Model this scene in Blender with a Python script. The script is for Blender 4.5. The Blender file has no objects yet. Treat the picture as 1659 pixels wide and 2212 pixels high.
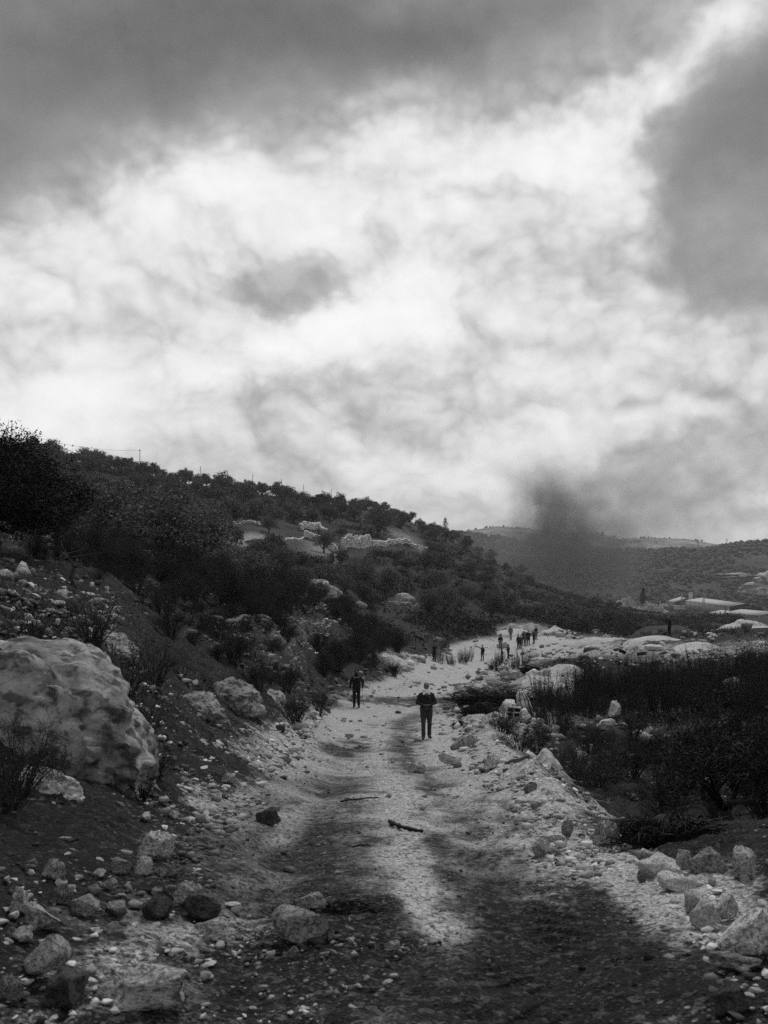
import bpy, bmesh, math, random
import numpy as np
from mathutils import Vector, Matrix

SC = bpy.context.scene
COL = SC.collection
R = math.radians
rng = np.random.default_rng(7)
random.seed(7)

# ------------------------------------------------------------------ camera, sky, sun, exposure
F, CX, HY = 2150.0, 829.5, 1250.0        # focal length, centre column and eye-level row of the photograph (1659 px wide)
cam = bpy.data.cameras.new('camera')
cam.sensor_fit = 'VERTICAL'
cam.sensor_height = 36.0
cam.lens = 36.0 * F / 2212.0
cam.shift_y = (HY - 1106.0) / 2212.0
cam.clip_start, cam.clip_end = 0.1, 20000
cam.dof.use_dof = True
cam.dof.focus_distance = 31.0
cam.dof.aperture_fstop = 5.6
camo = bpy.data.objects.new('camera', cam)
COL.objects.link(camo)
camo.location = (0, 0, 0)                 # the eye is 1.7 m above the road
camo.rotation_euler = (R(90), 0, 0)
SC.camera = camo
vs = SC.view_settings
vs.view_transform = 'Standard'
vs.look = 'None'
vs.exposure = 0.35
vs.gamma = 1.0
vs.use_curve_mapping = False
SC.cycles.use_denoising = False
SC.cycles.sample_clamp_indirect = 1.5
SC.cycles.sample_clamp_direct = 3.0
SC.cycles.max_bounces = 6
SC.cycles.diffuse_bounces = 3
SC.cycles.volume_bounces = 0
SC.cycles.transparent_max_bounces = 8
SC.cycles.volume_step_rate = 1.0
SC.cycles.volume_max_steps = 96

SUN_EL, SUN_AZ = R(52), R(12)             # behind thin cloud, ahead and a little to the side
sun = bpy.data.lights.new('sun', 'SUN')
sun.energy = 1.5
sun.angle = R(10)
sun.color = (1.0, 1.0, 1.0)
suno = bpy.data.objects.new('sun', sun)
COL.objects.link(suno)
sd = Vector((math.sin(SUN_AZ) * math.cos(SUN_EL), math.cos(SUN_AZ) * math.cos(SUN_EL), math.sin(SUN_EL)))
suno.rotation_euler = sd.to_track_quat('Z', 'Y').to_euler()
suno.location = (0, 0, 60)


class NT:
    """short helper for node graphs"""
    def __init__(s, tree):
        s.t = tree
        s.t.nodes.clear()

    def n(s, typ, **kw):
        nd = s.t.nodes.new(typ)
        for k, v in kw.items():
            setattr(nd, k, v)
        return nd

    def put(s, sock, v):
        if isinstance(v, bpy.types.NodeSocket):
            s.t.links.new(v, sock)
        else:
            sock.default_value = v

    def m(s, op, a, b=0.0, c=0.0, clamp=False):
        nd = s.n('ShaderNodeMath', operation=op, use_clamp=clamp)
        for i, v in enumerate((a, b, c)):
            s.put(nd.inputs[i], v)
        return nd.outputs[0]

    def vm(s, op, a, b=(0, 0, 0)):
        nd = s.n('ShaderNodeVectorMath', operation=op)
        s.put(nd.inputs[0], a)
        s.put(nd.inputs[1], b)
        return nd.outputs[0]

    def noise(s, vec, scale, detail=4.0, rough=0.5, dist=0.0):
        nd = s.n('ShaderNodeTexNoise')
        if vec is not None:
            s.put(nd.inputs['Vector'], vec)
        nd.inputs['Scale'].default_value = scale
        nd.inputs['Detail'].default_value = detail
        nd.inputs['Roughness'].default_value = rough
        nd.inputs['Distortion'].default_value = dist
        return nd.outputs[0]

    def vor(s, vec, scale, feature='F1', out='Distance'):
        nd = s.n('ShaderNodeTexVoronoi', feature=feature)
        if vec is not None:
            s.put(nd.inputs['Vector'], vec)
        nd.inputs['Scale'].default_value = scale
        return nd.outputs[out]

    def ss(s, v, lo, hi, a=0.0, b=1.0):
        nd = s.n('ShaderNodeMapRange', interpolation_type='SMOOTHSTEP')
        s.put(nd.inputs[0], v)
        nd.inputs[1].default_value = lo
        nd.inputs[2].default_value = hi
        nd.inputs[3].default_value = a
        nd.inputs[4].default_value = b
        return nd.outputs[0]

    def mix(s, f, a, b):
        """scalar mix"""
        nd = s.n('ShaderNodeMix', data_type='FLOAT')
        s.put(nd.inputs[0], f)
        s.put(nd.inputs[2], a)
        s.put(nd.inputs[3], b)
        return nd.outputs[0]

    def grey(s, v):
        nd = s.n('ShaderNodeCombineColor')
        for i in range(3):
            s.put(nd.inputs[i], v)
        return nd.outputs[0]


def make_world():
    w = bpy.data.worlds.new('World')
    SC.world = w
    w.use_nodes = True
    g = NT(w.node_tree)
    tc = g.n('ShaderNodeTexCoord').outputs['Generated']
    sep = g.n('ShaderNodeSeparateXYZ')
    g.put(sep.inputs[0], tc)
    x, y, z = sep.outputs
    q = g.vm('MULTIPLY', tc, (1.0, 1.0, 1.3))
    yy = g.m('MAXIMUM', y, 0.12)
    px = g.m('MULTIPLY', g.m('DIVIDE', x, yy), 2150.0)
    py = g.m('MULTIPLY', g.m('DIVIDE', z, yy), 2150.0)
    # billowing edges
    n1 = g.noise(tc, 6.0, 9.0, 0.55, 0.0)
    n2 = g.noise(g.vm('ADD', tc, (5.3, 2.1, 7.7)), 6.0, 9.0, 0.55, 0.0)
    px = g.m('ADD', px, g.m('MULTIPLY', g.m('SUBTRACT', n1, 0.5), 560.0))
    py = g.m('ADD', py, g.m('MULTIPLY', g.m('SUBTRACT', n2, 0.5), 460.0))

    def blob(cx, cy, rx, ry, ang, amp, hard=0.0):
        cx, cy = cx - CX, HY - cy
        ca, sa = math.cos(R(ang)), math.sin(R(ang))
        dx, dy = g.m('SUBTRACT', px, cx), g.m('SUBTRACT', py, cy)
        a = g.m('MULTIPLY_ADD', dx, ca / rx, g.m('MULTIPLY', dy, sa / rx))
        b = g.m('MULTIPLY_ADD', dx, -sa / ry, g.m('MULTIPLY', dy, ca / ry))
        r2 = g.m('ADD', g.m('MULTIPLY', a, a), g.m('MULTIPLY', b, b))
        if hard:
            f = g.ss(g.m('SQRT', r2), 1.0 + hard, 1.0 - hard)
        else:
            f = g.m('EXPONENT', g.m('MULTIPLY', r2, -1.0))
        return g.m('MULTIPLY', f, amp)

    B = None
    for bl in SKY_BLOBS:
        v = blob(*bl)
        B = v if B is None else g.m('ADD', B, v)
    big = g.noise(q, 3.0, 5.0, 0.5, 0.0)

    def billow(v):
        # cauliflower relief: folded noise in four sizes
        t = None
        for sc, wt in ((4.5, 1.0), (9.5, .55), (20.0, .32), (43.0, .20)):
            f = g.m('ABSOLUTE', g.m('SUBTRACT', g.noise(g.vm('ADD', v, (sc, 1.7 * sc, .3)), sc, 1.0, 0.5), 0.5))
            f = g.m('MULTIPLY', f, wt * 2.0)
            t = f if t is None else g.m('ADD', t, f)
        return t
    qq = g.vm('ADD', q, (.35, 0, 0))
    qw = g.n('ShaderNodeCombineXYZ')
    g.put(qw.inputs[0], g.m('MULTIPLY', g.m('SUBTRACT', n1, .5), .05))
    g.put(qw.inputs[2], g.m('MULTIPLY', g.m('SUBTRACT', n2, .5), .04))
    qq = g.vm('ADD', qq, qw.outputs[0])
    h0 = billow(qq)
    # relief lit from the bright core of the sky: thickness difference towards it
    core = g.vm('SUBTRACT', (-.055, .95, .30), tc)
    h1 = billow(g.vm('ADD', qq, g.vm('MULTIPLY', core, (.05, .05, .05))))
    h2 = billow(g.vm('ADD', qq, (.006, 0, .018)))
    lit = g.m('ADD', g.m('MULTIPLY', g.m('SUBTRACT', h0, h1), .20), g.m('MULTIPLY', g.m('SUBTRACT', h0, h2), .44))
    # the deck thickens and darkens overhead and behind, as it already does at the top of the view
    ahead = g.m('MULTIPLY', g.ss(y, .30, .88), g.ss(z, .62, .40))
    B = g.m('ADD', B, g.mix(ahead, SKY_FAR, SKY_BASE))
    B = g.m('ADD', B, g.m('MULTIPLY', g.m('SUBTRACT', big, 0.5), 0.34))
    relief = g.m('ADD', lit, g.m('MULTIPLY', g.m('SUBTRACT', h0, .42), 0.20))
    B = g.m('ADD', B, g.m('MULTIPLY', relief, g.ss(B, .46, .80, .12, .88)))
    B = g.m('ADD', B, g.m('MULTIPLY', g.m('SUBTRACT', n1, 0.5), 0.16))
    # thin bright cloud keeps its texture: soft shoulder towards white
    over = g.m('MAXIMUM', g.m('SUBTRACT', B, 0.80), 0.0)
    B = g.m('ADD', g.m('MINIMUM', B, 0.80), g.m('MULTIPLY', g.m('SUBTRACT', 1.0, g.m('EXPONENT', g.m('MULTIPLY', over, -4.6))), 0.21))
    B = g.m('MAXIMUM', B, 0.10)
    lum = g.m('POWER', B, 2.2)
    sky = g.n('ShaderNodeTexSky', sky_type='NISHITA')
    sky.sun_disc = False
    sky.sun_elevation = SUN_EL
    sky.sun_rotation = SUN_AZ
    bw = g.n('ShaderNodeRGBToBW')
    g.put(bw.inputs[0], sky.outputs[0])
    # clear sky glimmers faintly through the cloud deck
    tot = g.mix(0.93, g.m('MULTIPLY', bw.outputs[0], 1.0), g.m('MULTIPLY', lum, 8.3))
    bg = g.n('ShaderNodeBackground')
    g.put(bg.inputs[0], g.grey(tot))
    bg.inputs[1].default_value = 0.1
    out = g.n('ShaderNodeOutputWorld')
    g.put(out.inputs[0], bg.outputs[0])
    w.cycles.sampling_method = 'MANUAL'
    w.cycles.sample_map_resolution = 512


# cloud masses: centre, radii, tilt, brightness change, edge hardness (0 = soft)
SKY_BASE, SKY_FAR = 0.86, 0.73
SKY_BLOBS = [
    (100, 60, 620, 330, 4, -0.40, 0.0),
    (60, 380, 260, 130, -10, -0.128, 0.0),
    (560, 110, 560, 190, 10, -0.168, 0.0),
    (1080, 60, 420, 190, 6, -0.31, 0.0),
    (1000, 220, 300, 60, 4, -0.064, 0.0),
    (830, 210, 90, 50, 20, 0.112, 0.0),
    (1680, 250, 250, 150, 30, -0.16, 0.75),
    (1610, 430, 240, 270, 0, -0.27, 0.42),
    (1600, 620, 260, 90, 4, -0.080, 0.0),
    (1480, 130, 420, 55, 36, 0.208, 0.0),
    (1250, 350, 300, 130, 20, 0.112, 0.0),
    (700, 430, 560, 110, 12, 0.160, 0.0),
    (930, 325, 40, 30, 40, -0.128, 0.7),
    (1045, 470, 90, 24, 6, -0.128, 0.7),
    (600, 580, 130, 75, 6, -0.21, 0.45),
    (470, 610, 90, 28, 6, -0.104, 0.4),
    (820, 575, 60, 50, 30, -0.16, 0.6),
    (720, 715, 260, 85, 14, 0.22, 0.6),
    (600, 770, 330, 70, 22, 0.160, 0.0),
    (280, 560, 330, 110, 0, 0.096, 0.0),
    (20, 720, 110, 60, -12, -0.208, 0.0),
    (200, 760, 90, 40, 0, -0.096, 0.0),
    (240, 850, 130, 50, 20, 0.096, 0.8),
    (520, 860, 260, 60, 4, -0.12, 0.0),
    (1090, 620, 260, 60, 0, -0.064, 0.0),
    (1290, 880, 170, 55, 40, 0.104, 0.7),
    (1490, 920, 280, 90, 20, -0.128, 0.0),
    (1500, 1010, 330, 60, 8, -0.112, 0.0),
    (1080, 945, 130, 45, 4, 0.096, 0.8),
    (760, 995, 280, 60, 6, 0.088, 0.8),
    (950, 1060, 560, 80, -4, -0.11, 0.0),
    (1450, 1130, 420, 60, 0, -0.096, 0.0),
    (250, 960, 350, 60, 0, -0.040, 0.0),
]
make_world()

# ------------------------------------------------------------------ numeric helpers
_P = np.random.RandomState(11).permutation(4096).astype(np.int64)
_V = np.random.RandomState(12).rand(4096)


def vnoise(x, y, z=0.0):
    """smooth value noise in [-1, 1]"""
    x, y, z = np.broadcast_arrays(np.asarray(x, float), np.asarray(y, float), np.asarray(z, float))
    xi, yi, zi = np.floor(x).astype(np.int64), np.floor(y).astype(np.int64), np.floor(z).astype(np.int64)
    fx, fy, fz = x - xi, y - yi, z - zi
    fx, fy, fz = (f * f * f * (f * (f * 6 - 15) + 10) for f in (fx, fy, fz))

    def h(i, j, k):
        return _V[_P[(_P[(_P[i & 4095] + j) & 4095] + k) & 4095]]
    r = 0
    for a in (0, 1):
        for b in (0, 1):
            for c in (0, 1):
                r = r + h(xi + a, yi + b, zi + c) * (fx if a else 1 - fx) * (fy if b else 1 - fy) * (fz if c else 1 - fz)
    return r * 2 - 1


def fbm(x, y, z=0.0, octv=4, gain=0.5):
    s, a = 0, 1.0
    for _ in range(octv):
        s = s + a * vnoise(x, y, z)
        x, y, z = np.asarray(x) * 2.03 + 7.1, np.asarray(y) * 2.03 + 3.7, np.asarray(z) * 2.03 + 1.3
        a *= gain
    return s


def sstep(v, a, b):
    t = np.clip((v - a) / (b - a), 0, 1)
    return t * t * (3 - 2 * t)


# ------------------------------------------------------------------ the lie of the land
# profiles of the ground along sight lines: column -> (distance, height under eye level)
PROF = {
    -2400: [(4, -1.0), (8, .5), (14, 1.6), (30, 2.8), (60, 5), (120, 11), (200, 24), (300, 46), (380, 54), (600, 30)],
    -900: [(4, -1.1), (6, -.5), (8, .1), (11, .8), (16, 1.4), (30, 2.4), (60, 4.8), (120, 10.5), (200, 23), (300, 45), (360, 50), (600, 30)],
    -350: [(4, -1.3), (6, -1.0), (8, -.4), (11, .5), (16, 1.0), (30, 2.0), (60, 4.2), (120, 9.5), (200, 21), (300, 42), (350, 46), (420, 46), (600, 30)],
    0: [(4, -1.6), (6, -1.5), (7, -1.48), (8, -1.25), (9.2, -.75), (11, -.25), (14, .05), (20, .4), (30, 1.0), (60, 2.8), (120, 7), (200, 17), (250, 26.5), (300, 37), (350, 42), (420, 43), (600, 25)],
    200: [(4, -1.68), (6, -1.7), (7.5, -1.66), (9, -1.4), (10.5, -.95), (13, -.5), (18, -.2), (25, .15), (40, .8), (75, 2.3), (120, 5), (160, 8.5), (200, 13.5), (250, 22), (300, 33), (340, 39), (400, 41), (600, 22)],
    400: [(4, -1.72), (6, -1.85), (8, -2.0), (10, -2.05), (13, -2.05), (16, -1.9), (20, -1.6), (26, -1.3), (35, -1.1), (50, -.6), (75, 1), (100, 2.5), (130, 4.2), (170, 6.6), (200, 8.7), (240, 12.6), (290, 20), (340, 30), (380, 36), (430, 38), (600, 22)],
    600: [(4, -1.78), (6.3, -1.95), (9, -2.25), (12, -2.55), (16, -2.85), (20, -3.1), (24, -2.9), (28, -2.5), (36, -2.2), (50, -2), (75, -1.2), (100, 0), (140, 2.5), (180, 5.6), (220, 9), (270, 14.5), (320, 21.5), (380, 30), (430, 34.5), (500, 35), (640, 22)],
    700: [(4, -1.78), (6.3, -1.95), (9, -2.25), (12, -2.6), (20, -3.6), (30, -4.85), (40, -5.55), (46, -5.7), (55, -5.2), (65, -4.5), (80, -4), (110, -3.5), (140, -2), (180, 1.3), (230, 6.2), (280, 12), (330, 18), (400, 28.5), (460, 33.5), (530, 35), (650, 24)],
    770: [(4, -1.78), (6.3, -1.95), (9, -2.25), (12, -2.6), (20, -3.6), (30.6, -4.95), (46, -6.05), (55, -6.2), (63, -6.0), (70, -5.4), (80, -5.2), (110, -4.8), (140, -3.5), (180, -.8), (230, 4), (280, 10.3), (330, 16), (400, 27), (465, 33), (540, 35), (650, 25)],
    829: [(4, -1.78), (6.3, -1.95), (9, -2.25), (12, -2.6), (20, -3.6), (30.6, -4.95), (46, -6.05), (55, -6.6), (65, -6.9), (75, -6.5), (90, -6.3), (110, -6), (140, -5), (180, -2.5), (230, 2), (280, 9), (320, 13.5), (400, 25), (470, 31.5), (540, 34), (650, 26)],
    900: [(4, -1.78), (6.3, -1.95), (9, -2.25), (12, -2.6), (20, -3.6), (30.6, -4.95), (46, -6.05), (60, -7.0), (70, -7.6), (82, -7.9), (92, -7.5), (96, -7.25), (115, -7.2), (140, -6), (180, -3.8), (230, 0), (280, 5.5), (330, 10.5), (420, 19), (500, 26.5), (560, 29), (660, 24)],
    1000: [(4, -1.78), (6.3, -1.95), (9, -2.25), (12, -2.6), (20, -3.6), (30.6, -4.95), (46, -6.0), (60, -6.9), (80, -8.3), (100, -9.1), (112, -9.5), (121, -9.0), (135, -7.9), (160, -6.7), (200, -4.2), (260, -.5), (330, 4), (420, 11.5), (520, 19), (600, 20), (700, 10)],
    1100: [(4, -1.78), (6.3, -1.95), (9, -2.25), (12, -2.6), (18, -3.35), (24, -4.1), (30, -4.85), (38, -5.2), (46, -5.5), (56, -6.0), (70, -7.2), (90, -8.6), (109, -9.5), (121, -8.6), (140, -8), (170, -8.6), (230, -8.5), (300, -7), (400, -3.8), (500, 2.5), (570, 5.5), (680, -6)],
    1200: [(4, -1.78), (6.3, -1.95), (9, -2.25), (12, -2.6), (14.5, -2.85), (16.5, -3.3), (18, -4.1), (24, -4.8), (30, -5.3), (38, -5.8), (46, -6.0), (56, -6.0), (65, -5.8), (75, -6), (90, -6.7), (105, -7.3), (120, -7.6), (150, -8.5), (200, -9.8), (300, -11), (400, -10), (500, -7.5), (560, -6.5), (680, -18)],
    1400: [(4, -1.75), (6.3, -1.92), (9, -2.3), (10.2, -2.6), (12, -3.3), (16, -4.0), (22, -4.7), (30, -5.4), (40, -5.9), (50, -5.9), (60, -5.6), (70, -5.2), (85, -4.95), (95, -5.2), (130, -8.5), (200, -12), (300, -14), (400, -15), (600, -21.5), (750, -26), (880, -30)],
    1659: [(4, -1.62), (6, -1.78), (8, -2.0), (9.5, -2.4), (13, -3.4), (18, -4.1), (25, -4.8), (35, -5.3), (45, -5.2), (55, -4.9), (65, -4.5), (80, -4.3), (95, -4.6), (120, -7.5), (200, -13), (350, -15.5), (600, -21.5), (750, -26), (880, -30)],
    2100: [(4, -1.5), (6, -1.6), (9, -2.1), (13, -3.1), (18, -4), (30, -5), (50, -4.9), (80, -4.2), (120, -7), (200, -12.5), (350, -15.5), (600, -21.5), (750, -26), (880, -30)],
    4200: [(4, -1.5), (6, -1.6), (9, -2.1), (13, -3.1), (18, -4), (30, -5), (50, -4.9), (80, -4.2), (120, -7), (200, -12.5), (350, -15.5), (600, -21.5), (750, -26), (880, -30)],
}
_NL = 420
_LD = np.linspace(math.log(1.5), math.log(1500), _NL)
_cols = sorted(PROF)
_tc = (np.array(_cols) - CX) / F
_tab = []
for c in _cols:
    d = [1.5] + [p[0] for p in PROF[c]] + [1000, 1500]
    zz = [-1.70] + [p[1] for p in PROF[c]] + [-40, -60]
    _tab.append(np.interp(_LD, np.log(d), zz))
_tab = np.array(_tab)
_NT = 500
_TT = np.linspace(_tc[0], _tc[-1], _NT)
_tab2 = np.stack([np.interp(_TT, _tc, _tab[:, j]) for j in range(_NL)], 1)


def _blur(a, ax, s):
    r = int(3 * s)
    k = np.exp(-0.5 * (np.arange(-r, r + 1) / s) ** 2)
    k /= k.sum()
    pad = [(0, 0), (0, 0)]
    pad[ax] = (r, r)
    b = np.pad(a, pad, mode='edge')
    return np.apply_along_axis(lambda v: np.convolve(v, k, 'valid'), ax, b)


_tab2 = _blur(_blur(_tab2, 1, 3.0), 0, 2.0)


def base_h(X, Y):
    X, Y = np.asarray(X, float), np.asarray(Y, float)
    Yc = np.clip(Y, 1.6, 1490)
    t = np.clip(X / np.maximum(Yc, 3.0), _TT[0] + 1e-6, _TT[-1] - 1e-6)
    a = (t - _TT[0]) / (_TT[1] - _TT[0])
    b = (np.log(Yc) - _LD[0]) / (_LD[1] - _LD[0])
    i, j = np.clip(a.astype(int), 0, _NT - 2), np.clip(b.astype(int), 0, _NL - 2)
    a, b = a - i, b - j
    return (_tab2[i, j] * (1 - a) * (1 - b) + _tab2[i + 1, j] * a * (1 - b) + _tab2[i, j + 1] * (1 - a) * b + _tab2[i + 1, j + 1] * a * b)


# road centre line (distance -> offset) and half width
_rd = [0, 12, 20, 30, 46, 60, 70, 82, 95, 112, 121, 132]
_rx = [0.0, 0.0, 0.0, 0.2, 0.3, 1.6, 3.1, 4.8, 6.6, 10.6, 14.6, 22]
_rw = [1.5, 1.55, 1.9, 2.5, 2.9, 2.7, 2.6, 2.8, 3.0, 3.6, 5.0, 5.0]


def road_off(X, Y):
    """offset from the road centre and its half width"""
    return X - np.interp(Y, _rd, _rx), np.interp(Y, _rd, _rw)


def H(X, Y):
    """ground height used to stand things on"""
    X, Y = np.asarray(X, float), np.asarray(Y, float)
    z = base_h(X, Y)
    o, w = road_off(X, Y)
    off = sstep(np.abs(o) - w, -0.2, 1.5) * (Y < 135) + (Y >= 135)
    near = np.clip(Y / 40.0, 0.15, 1)
    z = z + off * (0.22 * near * fbm(X * .35, Y * .35, 0, 3) + 0.8 * np.clip((Y - 60) / 200, 0, 1) * fbm(X * .05, Y * .05, 4, 3))
    # terraced steps on the slope
    ter = sstep(Y, 100, 160) * (1 - sstep(Y, 420, 500)) * (X < 60)
    zs = z / 3.2
    z = z + ter * 1.1 * (np.floor(zs) + sstep(zs - np.floor(zs), 0.0, 0.35) - zs) * 1.0
    # spoil thrown up along the outer edge of the road
    bo = o - w
    z = z + 0.20 * np.exp(-((bo - 0.4) / 0.45) ** 2) * sstep(Y, 8, 12) * (1 - sstep(Y, 60, 80)) * (1 + .6 * vnoise(X * .9, Y * .6, 2))
    # wheel ruts
    for rx in (-.68, .72):
        z = z - 0.045 * np.exp(-((o - rx) / 0.3) ** 2) * (1 - sstep(Y, 50, 90)) * (Y > -20)
    return z


def proj(X, Y, Z):
    Y = np.maximum(Y, .5)
    return CX + F * X / Y, HY - F * Z / Y


_DD = np.exp(np.linspace(math.log(3.2), math.log(640), 900))


def hit(px, py, dmin=3.2):
    """where the sight line through a picture point first meets the ground"""
    t = (px - CX) / F
    d = _DD[_DD >= dmin]
    y = HY - F * H(t * d, d) / d
    k = np.nonzero(y <= py)[0]
    if len(k) == 0:
        i = int(np.argmin(y))
        return t * d[i], d[i], float(H(t * d[i], d[i]))
    i = k[0]
    dd = d[i]
    if i > 0:
        y0, y1 = y[i - 1], y[i]
        if y0 > py >= y1 and y0 - y1 > 1e-6:
            dd = d[i - 1] + (d[i] - d[i - 1]) * (y0 - py) / (y0 - y1)
    return t * dd, dd, float(H(t * dd, dd))


def at(px, d):
    """ground point at a picture column and a distance"""
    x = (px - CX) / F * d
    return x, d, float(H(x, d))


# ------------------------------------------------------------------ mesh helpers
class MB:
    def __init__(s):
        s.v, s.f, s.n = [], [], 0

    def add(s, V, Fc):
        V = np.asarray(V, float).reshape(-1, 3)
        s.v.append(V)
        s.f.append([np.asarray(a, np.int64) + s.n for a in (Fc if isinstance(Fc, list) else [Fc])])
        s.n += len(V)
        return s

    def mesh(s, name, smooth=False):
        V = np.concatenate(s.v)
        fl = [a for fs in s.f for a in fs if len(a)]
        me = bpy.data.meshes.new(name)
        me.vertices.add(len(V))
        me.vertices.foreach_set('co', V.astype(np.float32).ravel())
        loops = np.concatenate([a.ravel() for a in fl])
        tot = np.concatenate([np.full(len(a), a.shape[1]) for a in fl])
        st = np.concatenate([[0], np.cumsum(tot)[:-1]])
        me.loops.add(len(loops))
        me.loops.foreach_set('vertex_index', loops.astype(np.int32))
        me.polygons.add(len(tot))
        me.polygons.foreach_set('loop_start', st.astype(np.int32))
        me.polygons.foreach_set('loop_total', tot.astype(np.int32))
        if smooth:
            me.polygons.foreach_set('use_smooth', np.ones(len(tot), bool))
        me.update(calc_edges=True)
        return me


def link(name, me, mat=None, parent=None, loc=(0, 0, 0), rot=(0, 0, 0), scale=(1, 1, 1)):
    o = bpy.data.objects.new(name, me)
    COL.objects.link(o)
    if mat is not None and me is not None and not me.materials:
        me.materials.append(mat)
    o.location, o.rotation_euler, o.scale = loc, rot, scale
    if parent is not None:
        o.parent = parent
    return o


def tag(o, label, cat, group=None):
    o['label'] = label
    o['category'] = cat
    if group:
        o['group'] = group
    return o


def kind(o, k):
    o['kind'] = k
    return o


def empty(name, loc, rotz=0.0, s=1.0):
    o = bpy.data.objects.new(name, None)
    COL.objects.link(o)
    o.location, o.rotation_euler, o.scale = loc, (0, 0, rotz), (s, s, s)
    o.empty_display_size = .1
    return o


def tube(P, r, n=6, cap=True):
    P = np.asarray(P, float)
    r = np.broadcast_to(np.asarray(r, float), (len(P),))
    T = np.gradient(P, axis=0)
    T /= np.linalg.norm(T, axis=1)[:, None] + 1e-9
    up = np.array([0, 0, 1.0]) if abs(T[:, 2]).mean() < .8 else np.array([1.0, 0, 0])
    A = np.cross(T, up)
    A /= np.linalg.norm(A, axis=1)[:, None] + 1e-9
    B = np.cross(T, A)
    an = np.arange(n) * 2 * math.pi / n
    V = P[:, None] + r[:, None, None] * (A[:, None] * np.cos(an)[None, :, None] + B[:, None] * np.sin(an)[None, :, None])
    V = V.reshape(-1, 3)
    k, j = np.meshgrid(np.arange(len(P) - 1), np.arange(n), indexing='ij')
    a, b = k * n + j, k * n + (j + 1) % n
    Q = np.stack([a, b, b + n, a + n], -1).reshape(-1, 4)
    fs = [Q]
    if cap:
        m = len(P)
        V = np.concatenate([V, P[:1], P[-1:]])
        j = np.arange(n)
        fs.append(np.stack([(j + 1) % n, j, np.full(n, m * n)], 1))
        fs.append(np.stack([(m - 1) * n + j, (m - 1) * n + (j + 1) % n, np.full(n, m * n + 1)], 1))
    return V, fs


def box(sx, sy, sz, c=(0, 0, 0)):
    V = np.array([(x, y, z) for x in (-.5, .5) for y in (-.5, .5) for z in (-.5, .5)]) * (sx, sy, sz) + c
    Q = np.array([(0, 1, 3, 2), (4, 6, 7, 5), (0, 4, 5, 1), (2, 3, 7, 6), (0, 2, 6, 4), (1, 5, 7, 3)])
    return V, Q


_ico = {}


def ico(sub):
    if sub not in _ico:
        bm = bmesh.new()
        bmesh.ops.create_icosphere(bm, subdivisions=sub, radius=1)
        _ico[sub] = (np.array([v.co[:] for v in bm.verts]), np.array([[v.index for v in f.verts] for f in bm.faces]))
        bm.free()
    return _ico[sub]


def rock_v(seed, sub, cuts=9, rough=.10, facet=.75):
    """angular boulder: a ball cut by planes, chipped by noise"""
    g = np.random.RandomState(seed)
    V, T = ico(sub)
    V = V.copy()
    for _ in range(cuts):
        n = g.randn(3)
        n /= np.linalg.norm(n)
        dd = g.uniform(facet - .2, facet + .12)
        ex = V @ n - dd
        V -= np.maximum(ex, 0)[:, None] * n
    o = g.rand(3) * 50
    n1 = fbm(V[:, 0] * 1.6 + o[0], V[:, 1] * 1.6 + o[1], V[:, 2] * 1.6 + o[2], 3)
    n2 = fbm(V[:, 0] * 6 + o[1], V[:, 1] * 6 + o[2], V[:, 2] * 6 + o[0], 3)
    nn = V / (np.linalg.norm(V, axis=1)[:, None] + 1e-9)
    pit = -np.maximum(0, n2 - .25) * rough * .9
    V += nn * (rough * 1.2 * n1 + rough * .35 * n2 + pit)[:, None]
    V -= (V.max(0) + V.min(0)) / 2
    V /= np.abs(V).max()
    return V, T


def rock_mesh(seed, sub=3, **kw):
    V, T = rock_v(seed, sub, **kw)
    return MB().add(V, T).mesh('rock', True)


def leaf_quads(C, ln, wd, g, up=0.0):
    """diamond leaves at the points C"""
    n = len(C)
    a = g.randn(n, 3)
    a[:, 2] += up
    a /= np.linalg.norm(a, axis=1)[:, None]
    b = np.cross(a, g.randn(n, 3))
    b /= np.linalg.norm(b, axis=1)[:, None] + 1e-9
    l = (ln * g.uniform(.6, 1.3, n))[:, None]
    w = (wd * g.uniform(.6, 1.3, n))[:, None]
    V = np.stack([C - a * l, C + b * w, C + a * l, C - b * w], 1).reshape(-1, 3)
    return V, np.arange(4 * n).reshape(n, 4)

# ------------------------------------------------------------------ materials (a black and white place: every colour is a grey)
MAT = {}


def mat(name, build, rough=0.9, spec=0.25):
    m = bpy.data.materials.new(name)
    m.use_nodes = True
    g = NT(m.node_tree)
    out = g.n('ShaderNodeOutputMaterial')
    p = g.n('ShaderNodeBsdfPrincipled')
    g.put(out.inputs[0], p.outputs[0])
    p.inputs['Roughness'].default_value = rough
    p.inputs['Specular IOR Level'].default_value = spec
    r = build(g, p)
    if r is not None:
        g.put(p.inputs['Base Color'], g.grey(r))
    MAT[name] = m
    return m


def bump(g, p, h, strength, dist):
    b = g.n('ShaderNodeBump')
    b.inputs['Strength'].default_value = strength
    b.inputs['Distance'].default_value = dist
    g.put(b.inputs['Height'], h)
    g.put(p.inputs['Normal'], b.outputs[0])


def attr(g, name):
    return g.n('ShaderNodeAttribute', attribute_name=name).outputs['Fac']


def objrand(g):
    return g.n('ShaderNodeObjectInfo').outputs['Random']


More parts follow.
